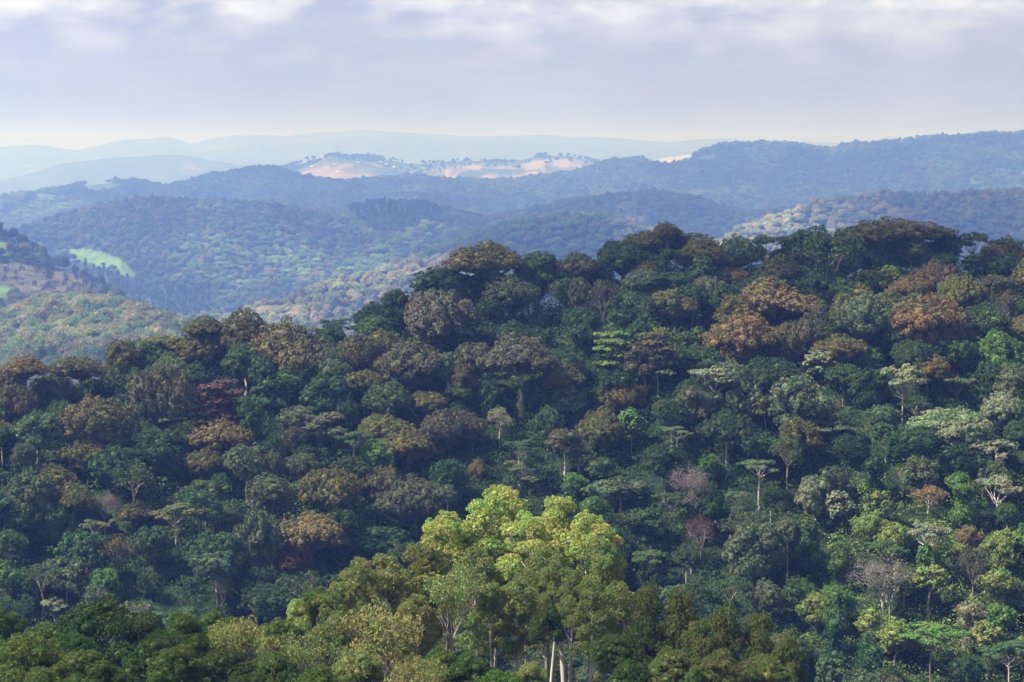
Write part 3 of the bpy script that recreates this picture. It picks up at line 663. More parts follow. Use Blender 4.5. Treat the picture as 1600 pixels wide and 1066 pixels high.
for (cx_, cy2, w_, h_, kind, col, foot, bark, lab, short) in SL:
    p0 = PROTO[kind][0]
    bot = cy2 + h_ / 2
    if foot:
        r, d, gz, _ = solve(cx_, foot, 0.); L_ = (ray(cx_, bot)[2] - d[2]) * r if True else 0
        L_ = ray(cx_, bot)[2] * r - gz; L_ = max(1.5, L_)
    else:
        hm = h_ / FOC * 560; r, d, gz, zb = solve(cx_, bot, hm * TR0[kind]); L_ = max(.4, zb - gz)
    if L_ > 18: L_ = 18
    wm = w_ / FOC * r; hm = h_ / FOC * r
    place_tree(kind, d[0] * r, d[1] * r, gz, L_, wm / 2 / p0['R'] * 1.04, hm / p0['H'] * 1.05, col, bark, rec=(lab, short), tsw=min(1.5, max(.8, wm / 14)) )

# ---- fill the slope with more trees wherever no surveyed tree stands in the way
hand = [(t['mid'], t['w'], t['h']) for t in TREES]
HP = np.array([proj(t['mid']) for t in TREES]); HW = np.array([(t['w'] * (.6 if t['kind'] in ('flat', 'thin', 'bare', 'storey') else 1), t['h']) for t in TREES]) * FOC / np.array([np.linalg.norm(t['mid']) for t in TREES])[:, None]
HR = np.array([math.hypot(t['x'], t['y']) for t in TREES])
rf = random.Random(77)
cand = []
rr = 436.
while rr < 655:
    st = 10.
    a0 = -180.
    while a0 < 1780:
        px = a0 + rf.uniform(-.4, .4) * st / rr * FOC; r = rr + rf.uniform(-.4, .4) * 9.5
        a0 += st / rr * FOC
        if r < crest_r(0, px) + 14 : cand.append((px, r))
    rr += 9.5
for a0 in np.arange(-150, 1760, 34.): cand.append((a0 + rf.uniform(-10, 10), crest_r(0, a0) + rf.uniform(-6, 12)))
nfill = 0
for px, r in cand:
    x, y = pos(px, r); x = float(x); y = float(y); gz = float(ground_xy(x, y))
    qx, qy = proj(np.array([x, y, gz + 9.]))
    inside = (np.abs(HP[:, 0] - qx) / (HW[:, 0] * .5 + 6) < .66) & (np.abs(HP[:, 1] - qy) / (HW[:, 1] * .5 + 6) < .62)
    if inside.any() and not (r > crest_r(0, px) + 4): continue
    if not (-60 < qx < 1660) or qy > 1110: continue
    left = qx < 620; low = qy > 700; crest = r > crest_r(0, px) - 22
    if qx > 1250 and low: kinds = [('round', 5), ('vine', 1.2), ('bigleaf', 1.5), ('flat', .5)]; colsx = ['green', 'bluegreen', 'darkgreen', 'bright', 'greygreen', 'yellowgreen']
    elif low: kinds = [('round', 6), ('dome', 1), ('vine', .6), ('flat', .7), ('thin', .8), ('bigleaf', .3)]; colsx = ['darkgreen', 'green', 'bluegreen', 'greygreen', 'greygreen', 'green', 'olive']
    elif left: kinds = [('round', 5), ('dome', 2.5), ('flat', .4)]; colsx = ['darkgreen', 'green', 'bluegreen', 'greygreen', 'olive', 'green']
    else: kinds = [('round', 5), ('dome', 3.0), ('flat', .8), ('vine', .6), ('bigleaf', .4)]; colsx = ['darkgreen', 'darkgreen', 'green', 'olive', 'green', 'greygreen', 'darkgreen', 'greybrown']
    kind = rf.choices([k for k, _ in kinds], [v for _, v in kinds])[0]; col = rf.choice(colsx)
    if kind == 'dome' and col in ('green', 'bluegreen', 'bright'): col = 'olive'
    if kind == 'bigleaf' and col not in ('bright', 'green'): col = 'green'
    if kind == 'round' and rf.random() < .06: col = 'bright'
    Wm = {'round': rf.uniform(7.5, 12.5), 'dome': rf.uniform(8.5, 14), 'flat': rf.uniform(8, 12), 'vine': rf.uniform(4.5, 7), 'bigleaf': rf.uniform(4.5, 8), 'thin': rf.uniform(7, 10)}[kind]
    Hm = {'round': Wm * rf.uniform(.6, .92), 'dome': Wm * rf.uniform(.55, .75), 'flat': Wm * .45, 'vine': rf.uniform(8, 13), 'bigleaf': Wm * rf.uniform(.8, 1.3), 'thin': Wm * .8}[kind]
    L_ = {'round': rf.uniform(3, 8), 'dome': rf.uniform(2, 7), 'flat': rf.uniform(6, 10), 'vine': .3, 'bigleaf': rf.uniform(2, 7), 'thin': rf.uniform(5, 9)}[kind]
    if kind == 'round' and low and rf.random() < .16: Wm = rf.uniform(5, 7.5); Hm = Wm * .8; L_ = rf.uniform(9, 12.5); pale_stem = True
    else: pale_stem = False
    if kind == 'round' and qx > 1240 and low: L_ *= .45; Hm *= 1.15
    if crest:                                             # keep the surveyed skyline
        top = 15.5; tot = L_ + Hm
        if tot > top: f_ = top / tot; L_ *= f_; Hm *= f_
    if 1250 < qx < 1600 and 740 < qy < 1000 and kind in ('round', 'vine', 'bigleaf') and rf.random() < .85: col = rf.choice(['bright', 'paleg', 'yellowgreen', 'yellowgreen'])  # lighter leaf colours here paint in the sunlit patch
    # never stand in front of a surveyed tree: shorten, or leave the spot to the shrubs
    ok_ = False
    for f_ in (1, .75, .55, .4):
        fp_ = FOC / r; cz = gz + (L_ + Hm * .5) * f_; bx, by = proj(np.array([x, y, cz])); hw, hh = Wm * f_ * .5 * fp_, Hm * f_ * .5 * fp_
        ox = np.minimum(HP[:, 0] + HW[:, 0] / 2, bx + hw) - np.maximum(HP[:, 0] - HW[:, 0] / 2, bx - hw); oy = np.minimum(HP[:, 1] + HW[:, 1] / 2, by + hh) - np.maximum(HP[:, 1] - HW[:, 1] / 2, by - hh)
        ov = np.where((ox > 0) & (oy > 0) & (HR > r + 1), ox * oy / (HW[:, 0] * HW[:, 1]), 0)
        if ov.max() < .26: ok_ = True; break
    if not ok_: continue
    L_, Hm, Wm = L_ * f_, Hm * f_, Wm * f_
    p0 = PROTO[kind][0]
    place_tree(kind, x, y, gz, L_, Wm / 2 / p0['R'], Hm / p0['H'], col, 'white' if pale_stem else rf.choice(['mid', 'pale', 'dark', 'pale']), rec=('', ''))
    nfill += 1
print('slope trees', len(SL), nfill)

# ---- near trees on the viewpoint's own hill: (cx, top row, width, range, kind, colour, share of height in the crown, bark, label, short)
NEAR = [
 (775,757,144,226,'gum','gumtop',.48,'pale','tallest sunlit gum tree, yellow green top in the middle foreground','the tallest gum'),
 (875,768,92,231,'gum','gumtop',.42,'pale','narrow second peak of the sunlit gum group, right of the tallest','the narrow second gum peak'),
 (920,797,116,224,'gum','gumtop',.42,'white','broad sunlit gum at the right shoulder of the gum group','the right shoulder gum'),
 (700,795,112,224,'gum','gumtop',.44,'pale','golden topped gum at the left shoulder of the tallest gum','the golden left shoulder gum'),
 (822,798,100,221,'gum','gumtop',.42,'white','',''), (940,835,84,220,'gum','gum',.55,'pale','gum at the right end of the sunlit group where shade begins','the rightmost sunlit gum'),
 (655,842,84,222,'gum','gumbrown',.5,'mid','',''), (745,850,88,216,'gum','gum',.5,'white','',''), (850,850,74,216,'gum','gum',.42,'white','',''),
 (605,862,84,218,'gum','gumbrown',.55,'mid','bronze tinted gum on the falling left side of the group','the bronze tinted gum'), (560,868,76,216,'gum','gumbrown',.55,'mid','',''), (530,902,70,208,'gum','gum',.6,'mid','',''),
 (705,890,86,205,'fan','gum',.8,'pale','umbrella crowned tree over a fan of pale stems, before the gums','the fan stemmed umbrella'), (810,900,66,207,'gum','gum',.42,'white','',''), (925,900,64,207,'gum','gum',.42,'white','',''),
 (960,905,80,212,'gum','gum',.6,'mid','',''), (590,950,110,196,'fan','gumbrown',.9,'pale','thin bronze crown with bare crossing pale branches near the bottom','the thin bronze crown'), (855,935,52,197,'wattle','green',.8,'mid','deep green pointed tree in front of the white gum stems','the deep green pointed tree'),
 (650,925,80,203,'gum','gumbrown',.6,'mid','',''), (735,1015,76,190,'wattle','wattle',.7,'mid','',''), (830,1030,60,188,'wattle','gum',.7,'mid','',''), (690,1010,80,191,'wattle','wattle',.8,'mid','',''), 
 (520,960,90,197,'gum','gumbrown',.7,'mid','',''), (560,1010,90,189,'wattle','gumbrown',.9,'mid','',''), (480,985,90,195,'fan','gum',.9,'pale','',''),
 (1010,908,78,216,'gum','pinebrown',.75,'mid','',''), (1060,912,76,214,'gum','pinebrown',.75,'mid','brown green gum, first of the shaded brownish row right of the gums','the first brownish gum'), (1005,960,80,203,'gum','wattledark',.8,'mid','',''), (960,985,60,196,'wattle','wattledark',.8,'dark','',''),
 (1130,938,80,210,'gum','pinebrown',.8,'mid','',''), (1095,965,80,202,'gum','pinebrown',.8,'mid','',''), (1190,950,76,210,'gum','pinebrown',.8,'mid','',''), (1235,985,64,205,'gum','pinebrown',.8,'mid','last brownish gum at the right end of the foreground row','the last brownish gum'),
 (1050,1010,84,192,'wattle','pinebrown',.9,'mid','',''), (1130,1010,86,194,'wattle','pinebrown',.9,'mid','',''), (1195,1020,80,196,'wattle','pinebrown',.9,'mid','',''), (1085,1036,34,180,'wattle','bright',.95,'mid','small fresh green treetop poking up at the bottom edge','the small fresh green treetop'), (980,1030,80,190,'wattle','wattledark',.9,'mid','',''),
 (868,872,56,213,'gum','gum',.36,'white','',''), (893,884,50,209,'gum','gum',.34,'white','slender gum on a long bare white stem before the gum group','the slender white stemmed gum'), (768,905,56,206,'gum','gum',.38,'white','',''), (640,1030,90,186,'fan','gumbrown',.95,'pale','',''),
 (180,926,160,192,'wattle','wattledark',.86,'pale','big dark round tree with pale forking branches in the left foreground','the big dark foreground tree'),
 (110,985,90,184,'wattle','wattledark',.85,'mid','',''), (40,985,140,176,'wattle','wattle',.9,'mid','',''), (250,985,110,182,'wattle','wattledark',.85,'mid','',''), (5,944,60,200,'wattle','wattle',.8,'mid','',''), (72,970,80,196,'wattle','wattle',.8,'mid','',''),
 (130,1010,80,172,'wattle','wattle',.9,'mid','',''), (285,955,90,200,'wattle','wattle',.8,'mid','',''), (340,948,86,201,'wattle','wattle',.75,'mid','flat topped olive green tree right of the big dark foreground one',''), (310,985,40,190,'wattle','wattle',.6,'mid','',''), (270,1005,80,180,'wattle','wattle',.9,'mid','',''),
 (385,965,90,194,'fan','gumbrown',.85,'mid','russet tinged tree with a bare brown stem, lower left of centre','the russet tinged tree'), (430,960,80,199,'wattle','wattle',.8,'mid','',''), (465,932,40,208,'wattle','gumtop',.6,'pale','small yellow green tuft crown left of the gum group','the small yellow green tuft'),
 (350,1010,100,184,'wattle','wattledark',.9,'mid','',''), (430,1015,100,185,'wattle','wattle',.9,'mid','',''), (500,1035,90,182,'wattle','wattle',.9,'mid','',''), (490,915,60,210,'wattle','wattle',.7,'mid','',''), (60,1040,90,168,'wattle','wattle',.9,'mid','',''),
 (180,1040,90,172,'wattle','wattledark',.9,'mid','',''), (-40,980,120,185,'wattle','wattle',.8,'mid','',''), (780,1045,90,182,'wattle','wattle',.9,'mid','',''), (380,1048,90,175,'wattle','wattledark',.9,'mid','',''),
]
for i, (cx_, ty, w_, r, kind, col, fr, bark, lab, short) in enumerate(NEAR):
    d = ray(cx_, ty); x, y = d[0] * r, d[1] * r; gz = float(ground_xy(x, y)); zt = d[2] * r; H_ = zt - gz
    ps = PROTO[kind]; p0 = ps[i % len(ps)]
    sw_ = w_ / FOC * r / 2 / p0['R'] * 1.16; sh_ = H_ * fr / p0['H']
    if kind != 'gum': sh_ = min(sh_, sw_ * (1.2 if w_ > 56 else 1.9))
    place_tree(kind, x, y, gz, H_ - sh_ * p0['H'], sw_, sh_, col, bark, rec=(lab, short), var=i, tsw=1.0 if kind == 'gum' else .9)
print('near trees', len(NEAR), 'all', len(TREES))

# ------------------------------------------------------------------ understorey on the slope: shrubs, creepers, saplings
def scatter_leaf_mesh(name, C, rad, tint, per, leaf, rng, sq=.7):
    Q = []; T = []
    n = len(C)
    for i in range(n):
        m_ = per
        dd = unit(rng.normal(size=(m_, 3)) + np.array([0, -.15, .45]))
        p_ = C[i] + dd * rad[i] * np.array([1, 1, sq]) * (.6 + .5 * rng.random((m_, 1)))
        Q.append(leaves(rng, p_, unit(dd * .5 + rng.normal(size=(m_, 3)) * .45 + np.array([0, -.1, .3])), leaf))
        T.append(np.repeat(tint[i][None], m_, 0))
    q = np.concatenate(Q); t = np.concatenate(T)
    me = new_mesh(name, q.reshape(-1, 3), np.arange(len(q) * 4).reshape(-1, 4), M_SHRUB)
    set_attr(me, 'tint', np.concatenate([t, np.ones((len(t), 1))], 1), 'FACE')
    set_attr(me, 'vary', rng.random(len(q)), 'FACE', 'FLOAT')
    return me
rng = np.random.default_rng(9)
n = 19000
px = rng.uniform(-420, 2020, n); r = np.sqrt(rng.uniform(425 ** 2, 650 ** 2, n))
k = r < crest_r(0, px) + 12; px = px[k]; r = r[k]
x, y = pos(px, r); z = ground(px, r)
C = np.stack([x, y, z], 1)
qx, qy = proj(C)
hi = (r > crest_r(0, px) - 16) & (rng.random(len(r)) < .85)
rad = rng.uniform(.9, 2.8, len(C)) * np.where(hi, 1.9, 1) * np.where(rng.random(len(C)) < .15, 1.6, 1)
C[:, 2] += rad * .35 + (rng.random(len(C)) < .3) * rng.uniform(0, 2.5, len(C))
pn = fbm(x / 22., y / 22., 31, 3)
tint = np.empty((len(C), 3)); tint[:] = (.040, .068, .022); tint[pn > .05] = (.065, .105, .028); tint[pn > .3] = (.095, .135, .035)
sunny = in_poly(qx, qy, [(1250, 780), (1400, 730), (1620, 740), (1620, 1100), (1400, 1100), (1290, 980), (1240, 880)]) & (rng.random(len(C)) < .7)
tint[sunny] = (.125, .165, .045)  # yellow-green growth, with the sunlight on it put into the tint
tint *= (.75 + .5 * rng.random((len(C), 1)))
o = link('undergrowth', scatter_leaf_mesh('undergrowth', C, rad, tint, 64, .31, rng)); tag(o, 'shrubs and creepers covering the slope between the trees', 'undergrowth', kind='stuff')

# ------------------------------------------------------------------ the far forest: crowns standing on every hill beyond the main ridge
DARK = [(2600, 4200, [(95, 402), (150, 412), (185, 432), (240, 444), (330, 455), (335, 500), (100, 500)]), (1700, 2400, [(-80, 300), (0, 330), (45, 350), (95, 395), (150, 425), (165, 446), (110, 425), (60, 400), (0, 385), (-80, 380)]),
        (3300, 4400, [(540, 330), (560, 300), (690, 300), (690, 345), (620, 372), (575, 360)])]  # last block is a shadowed clump, its shade put into the crown colour
def forest_points():
    rng = np.random.default_rng(44)
    PX = []; RR2 = []
    r = 690.
    while r < 10300:
        q = r / K2; st = K2 * (10.5 if q < 2100 else (12 if q < 4000 else (13.5 if q < 5700 else 18.)))
        n_ = int(2400 / (st / r * FOC))
        p_ = np.linspace(-400, 2000, n_) + rng.uniform(-.45, .45, n_) * st / r * FOC
        PX.append(p_); RR2.append(r + rng.uniform(-.45, .45, n_) * st * 1.15); r += st * 1.15
    PX = np.concatenate(PX); RR2 = np.concatenate(RR2)
    k = is_visible(PX, RR2) & (RR2 > crest_r(0, PX) + 60)
    # the main slope carries on beyond both edges of the picture
    ex = np.concatenate([rng.uniform(-420, -45, 330), rng.uniform(1665, 2020, 330)]); er = rng.uniform(435, 655, 660)
    return np.concatenate([PX[k], ex]), np.concatenate([RR2[k], er]), rng
fp, fr_, rng = forest_points(); frk = fr_ / KF
fx, fy = pos(fp, fr_); fz = ground(fp, fr_); FC = np.stack([fx, fy, fz], 1); qx, qy = proj(FC)
keep = np.ones(len(fp), bool)
for nm in AREAS: keep &= ~area(nm, qx, qy, fr_) | (nm == 'clear')
n3 = fbm(fx / 300., fy / 300., 14, 3); n4 = fbm(fx / 60., fy / 60., 15, 2)
FT = np.empty((len(fp), 3)); pick = rng.random(len(fp))
side_ = fr_ < 670
pal_a = np.array([(.15, .15, .06), (.12, .16, .05), (.18, .16, .085), (.085, .13, .045), (.21, .18, .10), (.17, .19, .09)])
pal_b = np.array([(.08, .12, .045), (.06, .10, .045), (.11, .135, .05), (.13, .12, .065), (.08, .14, .05), (.14, .18, .07)])
idx = np.clip((pick + n4 * .35) * 6, 0, 5).astype(int)
FT[:] = pal_a[idx]
deep = (frk > 3300) & (n3 + .1 > -.15) | (frk > 2550) & (frk < 3100) & (fp > 660) & (fp < 960)
FT[deep] = pal_b[idx][deep]
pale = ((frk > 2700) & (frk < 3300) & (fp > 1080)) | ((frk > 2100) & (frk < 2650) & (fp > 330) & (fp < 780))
FT[pale] = FT[pale] * 1.15 + np.array([.07, .055, .055])  # sunlight on these slopes put into the crown colour
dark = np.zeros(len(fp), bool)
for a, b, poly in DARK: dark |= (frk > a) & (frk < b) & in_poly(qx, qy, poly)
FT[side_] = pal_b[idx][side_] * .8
vl = (frk > 2050) & (frk < 2700) & (fp > 330) & (fp < 800); FT[vl] *= 1.35  # sunlit valley, painted brighter through its leaf tint
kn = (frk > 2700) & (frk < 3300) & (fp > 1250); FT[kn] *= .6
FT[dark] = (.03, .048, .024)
clear = area('clear', qx, qy, fr_); FT[clear] = (.12, .088, .07)
FT *= (.8 + .4 * rng.random((len(fp), 1))) * np.exp(.9 * n3 + .5 * fbm(fx / 120., fy / 200., 71, 2))[:, None]
# groves and lone trees on the farmed hill
nG = 2600; gp = rng.uniform(430, 960, nG); gr = rng.uniform(6150, 6560, nG) * FARK; gx, gy = pos(gp, gr)
gk = (fbm(gx / 160., gy / 300., 81, 3) + fbm(gx / 500., gy / 300., 9, 3) * .6 > .30) | (rng.random(nG) < .05)
gp, gr, gx, gy = gp[gk], gr[gk], gx[gk], gy[gk]
FC = np.concatenate([FC, np.stack([gx, gy, ground(gp, gr)], 1)]); FT = np.concatenate([FT, np.tile((.04, .065, .03), (len(gp), 1))])
fr_ = np.concatenate([fr_, gr]); fp = np.concatenate([fp, gp]); n3 = np.concatenate([n3, np.zeros(len(gp))])
keep, dark, clear = [np.concatenate([q_, np.full(len(gp), v_)]) for q_, v_ in ((keep, True), (dark, False), (clear, False))]
FT, FC, fr2, dark, clear = FT[keep], FC[keep], fr_[keep], dark[keep], clear[keep]
nF = len(FC); print('far forest', nF)
sc = K2 * (.62 + .45 * rng.random(nF)) * np.interp(fr2 / K2, [1600, 3000, 5000, 6500], [1.02, .98, 1.02, 1.25]); szz = sc * (1.05 + .6 * rng.random(nF))
which = np.where(rng.random(nF) < .62, rng.integers(0, 3, nF), rng.integers(3, 6, nF))
sc *= np.exp(.25 * rng.normal(size=nF)) * np.exp(.25 * n3[keep])
which[clear] = np.where(rng.random(nF) < .7, 6, 7)[clear]; which[dark & (rng.random(nF) < .6)] = 8
FT[which == 7] = (.34, .27, .22)
thin_ = dark | clear
sc[dark] *= .75; szz[dark] *= .95; sc[clear] *= .8; szz[which == 8] *= .75; szz[clear] *= 1.1; szz[which == 7] *= 1.3; sc[which == 7] *= .4
lift = 1.0 + 2.5 * rng.random(nF); lift[fr2 < 670] = rng.uniform(2, 6, int((fr2 < 670).sum())); sc[fr2 < 670] *= .82 / K2; szz[fr2 < 670] *= .8 / K2; lift[clear] = 1.5; lift[which == 8] = 0
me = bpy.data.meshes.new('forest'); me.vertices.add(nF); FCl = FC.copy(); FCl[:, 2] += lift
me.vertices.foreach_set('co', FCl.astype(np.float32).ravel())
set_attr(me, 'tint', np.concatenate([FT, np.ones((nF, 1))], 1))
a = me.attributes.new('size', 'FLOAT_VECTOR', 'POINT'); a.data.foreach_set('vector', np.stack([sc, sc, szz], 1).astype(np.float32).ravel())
a = me.attributes.new('turn', 'FLOAT', 'POINT'); a.data.foreach_set('value', (rng.random(nF) * 6.28).astype(np.float32))
a = me.attributes.new('which', 'INT', 'POINT'); a.data.foreach_set('value', which.astype(np.int32))
fo = link('forest', me); tag(fo, 'far forest of many tree crowns covering the hills beyond the ridge', 'forest', kind='stuff')
gt = bpy.data.node_groups.new('forest_nodes', 'GeometryNodeTree')
gt.interface.new_socket('Geometry', in_out='INPUT', socket_type='NodeSocketGeometry'); gt.interface.new_socket('Geometry', in_out='OUTPUT', socket_type='NodeSocketGeometry')
gi = N(gt, 'NodeGroupInput'); go = N(gt, 'NodeGroupOutput')
g2i = N(gt, 'GeometryNodeGeometryToInstance')
srcs = []
for kd in ('dome', 'round'):
    for p_ in PROTO[kd][:3]:
        srcs.append(next(o_ for o_ in bpy.data.objects if o_.type == 'MESH' and o_.data is p_['crown']))
srcs.append(next(o_ for o_ in bpy.data.objects if o_.type == 'MESH' and o_.data is PROTO['thin'][0]['crown']))
srcs.append(next(o_ for o_ in bpy.data.objects if o_.type == 'MESH' and o_.data is PROTO['thin'][1]['wood']))
srcs.append(next(o_ for o_ in bpy.data.objects if o_.type == 'MESH' and o_.data is PROTO['vine'][0]['crown']))
for s_ in reversed(srcs):
    oi = N(gt, 'GeometryNodeObjectInfo'); oi.inputs['Object'].default_value = s_; oi.transform_space = 'ORIGINAL'
    oi.inputs['As Instance'].default_value = False
    sm = N(gt, 'GeometryNodeSetMaterial'); sm.inputs['Material'].default_value = M_FAR
    L(gt, oi.outputs['Geometry'], sm.inputs['Geometry']); L(gt, sm.outputs[0], g2i.inputs[0])
iop = N(gt, 'GeometryNodeInstanceOnPoints'); L(gt, gi.outputs[0], iop.inputs['Points']); L(gt, g2i.outputs[0], iop.inputs['Instance'])
iop.inputs['Pick Instance'].default_value = True
def named(nm, typ):
    a_ = N(gt, 'GeometryNodeInputNamedAttribute', data_type=typ); a_.inputs['Name'].default_value = nm; return a_.outputs[0]
L(gt, named('which', 'INT'), iop.inputs['Instance Index']); L(gt, named('size', 'FLOAT_VECTOR'), iop.inputs['Scale'])
cx3 = N(gt, 'ShaderNodeCombineXYZ'); L(gt, named('turn', 'FLOAT'), cx3.inputs[2])
er = N(gt, 'FunctionNodeEulerToRotation'); L(gt, cx3.outputs[0], er.inputs[0]); L(gt, er.outputs[0], iop.inputs['Rotation'])
L(gt, iop.outputs[0], go.inputs[0])
md = fo.modifiers.new('forest', 'NODES'); md.node_group = gt

# ------------------------------------------------------------------ small houses on the farmed hill
def plain(name, col, rough=.8):
    m, nt = mat(name); o = N(nt, 'ShaderNodeOutputMaterial'); p = N(nt, 'ShaderNodeBsdfPrincipled'); p.inputs['Roughness'].default_value = rough
    tc = N(nt, 'ShaderNodeTexCoord'); nz = noise_n(nt, tc.outputs['Object'], 1.5, 4)
    L(nt, mix_n(nt, ramp_n(nt, nz, [(.3, 0.), (.7, 1.)]), tuple(c_ * .75 for c_ in col), tuple(col)), p.inputs['Base Color']); L(nt, p.outputs[0], o.inputs[0]); return m
M_WALL = plain('lime_wall', (.62, .57, .50)); M_TIN = plain('tin_roof', (.55, .54, .52), .4); M_DOOR = plain('door_wood', (.10, .06, .04))
def box(a, b):
    v = [(x_, y_, z_) for z_ in (a[2], b[2]) for x_, y_ in ((a[0], a[1]), (b[0], a[1]), (b[0], b[1]), (a[0], b[1]))]
    return v, [(3, 2, 1, 0), (4, 5, 6, 7), (0, 1, 5, 4), (1, 2, 6, 5), (2, 3, 7, 6), (3, 0, 4, 7)]
v, f = box((-7, -4.5, 0), (7, 4.5, 4.2)); v += [(-7, 0, 7.0), (7, 0, 7.0)]; f = [f[0]] + f[2:] + [(4, 7, 8), (5, 9, 6)]
wall_me = new_mesh('wall', v, f, M_WALL)
v = [(-7.8, -5.4, 3.7), (7.8, -5.4, 3.7), (7.8, 0, 7.2), (-7.8, 0, 7.2), (-7.8, 5.4, 3.7), (7.8, 5.4, 3.7)]
v += [(a_, b_, c_ + .25) for a_, b_, c_ in v]
roof_me = new_mesh('roof', v, [(0, 3, 2, 1), (3, 4, 5, 2), (6, 7, 8, 9), (9, 8, 11, 10), (0, 1, 7, 6), (4, 10, 11, 5), (0, 6, 9, 3), (3, 9, 10, 4), (1, 2, 8, 7), (2, 5, 11, 8)], M_TIN)
v, f = box((-1, -4.62, 0), (.6, -4.5, 2.3)); door_me = new_mesh('door', v, f, M_DOOR)
v, f = box((2.6, -4.6, 1.2), (4.2, -4.5, 2.5)); win_me = new_mesh('window', v, f, M_DOOR)
NTH = ['first', 'second', 'third', 'fourth', 'fifth', 'sixth', 'seventh', 'eighth', 'ninth', 'tenth', 'eleventh', 'twelfth', 'thirteenth', 'fourteenth', 'fifteenth']
rh = random.Random(3); RF = np.arange(5600., 6700., 4.) * FARK
for hi_, (hxp, hyp) in enumerate(sorted([(487,262),(523,258),(528,270),(560,255),(594,254),(604,258),(616,262),(662,264),(694,262),(716,262),(738,260),(772,259),(856,252),(866,250),(640,256)])):
    d = ray(hxp, hyp); g_ = ground_xy(d[0] * RF, d[1] * RF); e = g_ - d[2] * RF; k_ = int(np.argmax(e >= 0)) if (e >= 0).any() else int(np.argmax(e)); r_ = RF[k_]
    hr = bpy.data.objects.new('house', None); COL.objects.link(hr); hr.location = (d[0] * r_, d[1] * r_, g_[k_]); hr.rotation_euler = (0, 0, rh.uniform(-.7, .7))
    tag(hr, f'tiny pale house on the far tan hill, {NTH[hi_]} from the left', 'house', 'houses scattered over the far tan hill')
    for nm_, me_ in (('wall', wall_me), ('roof', roof_me), ('door', door_me), ('window', win_me)): link(nm_, me_, hr)

# ------------------------------------------------------------------ clouds high overhead, out of the picture; the slope lies in their shade
m, nt = mat('cloud'); M_CLOUD = m
o = N(nt, 'ShaderNodeOutputMaterial'); tr = N(nt, 'ShaderNodeBsdfTransparent'); df = N(nt, 'ShaderNodeBsdfDiffuse'); df.inputs[0].default_value = (.9, .9, .9, 1)
geo = N(nt, 'ShaderNodeNewGeometry'); mx = N(nt, 'ShaderNodeMixShader')
L(nt, ramp_n(nt, noise_n(nt, geo.outputs['Position'], .009, 4, .6), [(.40, .1), (.60, .45)]), mx.inputs[0])
L(nt, tr.outputs[0], mx.inputs[1]); L(nt, df.outputs[0], mx.inputs[2]); L(nt, mx.outputs[0], o.inputs[0])
def cloud(px, r, wx, wy, seed, label, H=1300., turn=0.):
    """a cloud whose shade falls at bearing px, range r"""
    x, y = pos(px, r); z = float(ground(px, r)); c = np.array([float(x), float(y), z]) + sdir * (H / sdir[2])
    rng = np.random.default_rng(seed); nu, nv = 48, 20
    th, ph = np.meshgrid(np.linspace(0, 2 * math.pi, nu, endpoint=False), np.linspace(.0, math.pi, nv), indexing='xy')
    d = np.stack([np.cos(th) * np.sin(ph), np.sin(th) * np.sin(ph), np.cos(ph)], -1)
    f_ = 1 + .35 * fbm(d[..., 0] * 2.2 + seed, d[..., 1] * 2.2 + d[..., 2], seed, 4)
    p_ = d * f_[..., None] * np.array([wx, wy, 55.]); p_[..., 2] = np.where(p_[..., 2] < 0, p_[..., 2] * .35, p_[..., 2])
    ct, st_ = math.cos(turn), math.sin(turn)
    p_ = np.stack([p_[..., 0] * ct - p_[..., 1] * st_, p_[..., 0] * st_ + p_[..., 1] * ct, p_[..., 2]], -1) + c
    i, j = np.meshgrid(np.arange(nv - 1), np.arange(nu), indexing='ij'); j2 = (j + 1) % nu
    Fq = np.stack([i * nu + j, (i + 1) * nu + j, (i + 1) * nu + j2, i * nu + j2], -1).reshape(-1, 4)
    me = new_mesh('cloud', p_.reshape(-1, 3), Fq, M_CLOUD); o = link('cloud', me)
    tag(o, kind='structure'); return o
CLOUDS = [(760, 650, 250, 50, 1), (790, 2650, 190, 230, 4), (1040, 3850, 420, 330, 5), (620, 3650, 180, 150, 6), (-60, 3900, 200, 260, 8), (1640, 3000, 190, 200, 9), (1250, 5700, 360, 500, 10), (430, 5600, 620, 420, 11), (1560, 5900, 400, 260, 12)]
for (px, r, a_, b_, sd) in CLOUDS:
    if r > 700: r, a_, b_ = r * KF, a_ * KF, b_ * KF
    cloud(px, r, a_, b_, sd, '')

# ------------------------------------------------------------------ haze
me = bpy.data.meshes.new('haze')
hx, hz0, hz1 = 44000., -460., 240.
vs = [(sx * hx, sy * hx, z_) for z_ in (hz0, hz1) for sx, sy in ((-1, -1), (1, -1), (1, 1), (-1, 1))]
me.from_pydata(vs, [], [(3, 2, 1, 0), (4, 5, 6, 7), (0, 1, 5, 4), (1, 2, 6, 5), (2, 3, 7, 6), (3, 0, 4, 7)])
m, nt = mat('haze_air'); o = N(nt, 'ShaderNodeOutputMaterial'); v = N(nt, 'ShaderNodeVolumePrincipled')
v.inputs['Absorption Color'].default_value = (1, 1, 1, 1); v.inputs['Color'].default_value = (.20, .365, 1.0, 1); v.inputs['Density'].default_value = HAZE_D; v.inputs['Anisotropy'].default_value = 0.45
L(nt, v.outputs[0], o.inputs['Volume']); me.materials.append(m)
hz = link('haze', me); tag(hz, 'pale blue haze filling the air over the hills', 'haze', kind='stuff')

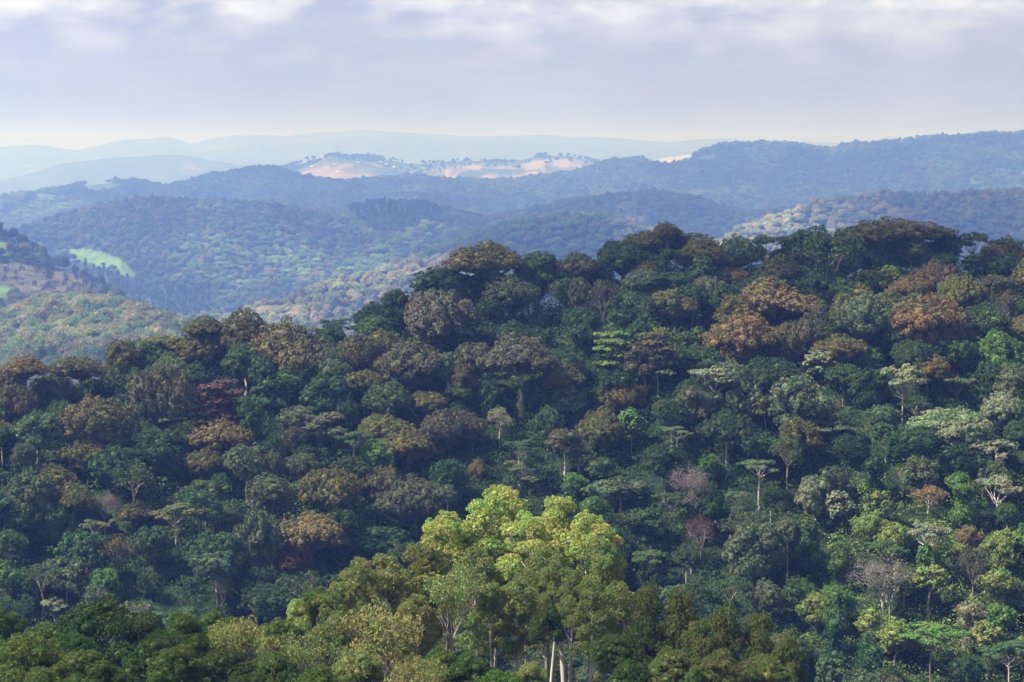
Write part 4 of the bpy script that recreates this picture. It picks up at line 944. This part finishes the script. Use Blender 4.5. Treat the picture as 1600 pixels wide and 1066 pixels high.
# ------------------------------------------------------------------ what each tree is called
CW = dict(rust='rusty brown', brown='brown', tan='tan', olive='olive', greybrown='dull olive grey', purple='purplish brown', darkgreen='dark green', green='green', bright='light green', greygreen='grey green',
          paleg='pale silver green', maroon='maroon', bluegreen='mid green', yellow='yellow', yellowgreen='yellowish green', lilac='lilac grey', pink='pinkish', grey='ashy grey', gumtop='sunlit yellow green', gum='green', gumbrown='bronze green', wattle='olive green', wattledark='deep green', pinebrown='brownish green')
FW = dict(dome='domed tree', round='leafy tree', flat='flat topped tree', storey='tiered tree', thin='open branched tree', bigleaf='big leaved tree', vine='climber draped tree', bare='bare twiggy tree', gum='gum tree', wattle='bushy tree', fan='feathery tree')
MED = {}
for t in TREES: MED.setdefault(t['kind'], []).append(t['w'])
for t in TREES:
    m_ = np.median(MED[t['kind']]); t['size'] = 'small' if t['w'] < .85 * m_ else ('large' if t['w'] > 1.15 * m_ else 'middling')
    t['p'] = np.array(proj(t['mid'])); t['near'] = math.hypot(t['x'], t['y']) < 300
def sane(s): return s
MARKS = [t for t in TREES if t['rec'] and t['rec'][1]]
ORD = ['nearest', 'second', 'third', 'fourth', 'fifth', 'sixth', 'seventh', 'eighth', 'ninth', 'tenth', 'eleventh', 'twelfth', 'thirteenth', 'fourteenth', 'fifteenth', 'sixteenth', 'seventeenth', 'eighteenth', 'nineteenth', 'twentieth']
KEY = {}
for t in TREES:
    t['root']['category'] = 'tree'
    t['root']['group'] = 'foreground trees below the viewpoint' if t['near'] else 'trees on the main forested slope'
    if t['rec'] and t['rec'][0]: t['root']['label'] = t['rec'][0]; continue
    best = None
    for mk in MARKS:
        if mk['near'] != t['near'] or mk is t: continue
        d = t['p'] - mk['p']; dist = math.hypot(*d)
        if best is None or dist < best[0]: best = (dist, mk, d)
    dist, mk, d = best
    where = ('right of' if d[0] > 0 else 'left of') if abs(d[0]) > abs(d[1]) else ('below' if d[1] > 0 else 'above')
    t['where'] = f"{where} {mk['rec'][1]}"
    t['desc'] = f"{CW[t['col']]} {FW[t['kind']]}"
    KEY.setdefault((t['size'] + ' ' + t['desc'], t['where']), []).append((dist, t))
for (desc, where), lst in KEY.items():
    lst.sort(key=lambda q: q[0])
    for i, (_, t) in enumerate(lst):
        lab = (f'{ORD[i]} ' if len(lst) > 1 else '') + f'{desc} {where}'
        t['root']['label'] = lab
        if len(lab.split()) > 16: lab = lab.replace('dull olive grey', 'dull olive'); t['root']['label'] = lab
        if len(lab.split()) > 16: print('LONG', lab)
labs = [t['root']['label'] for t in TREES]
print('labels', len(labs), 'unique', len(set(labs)))
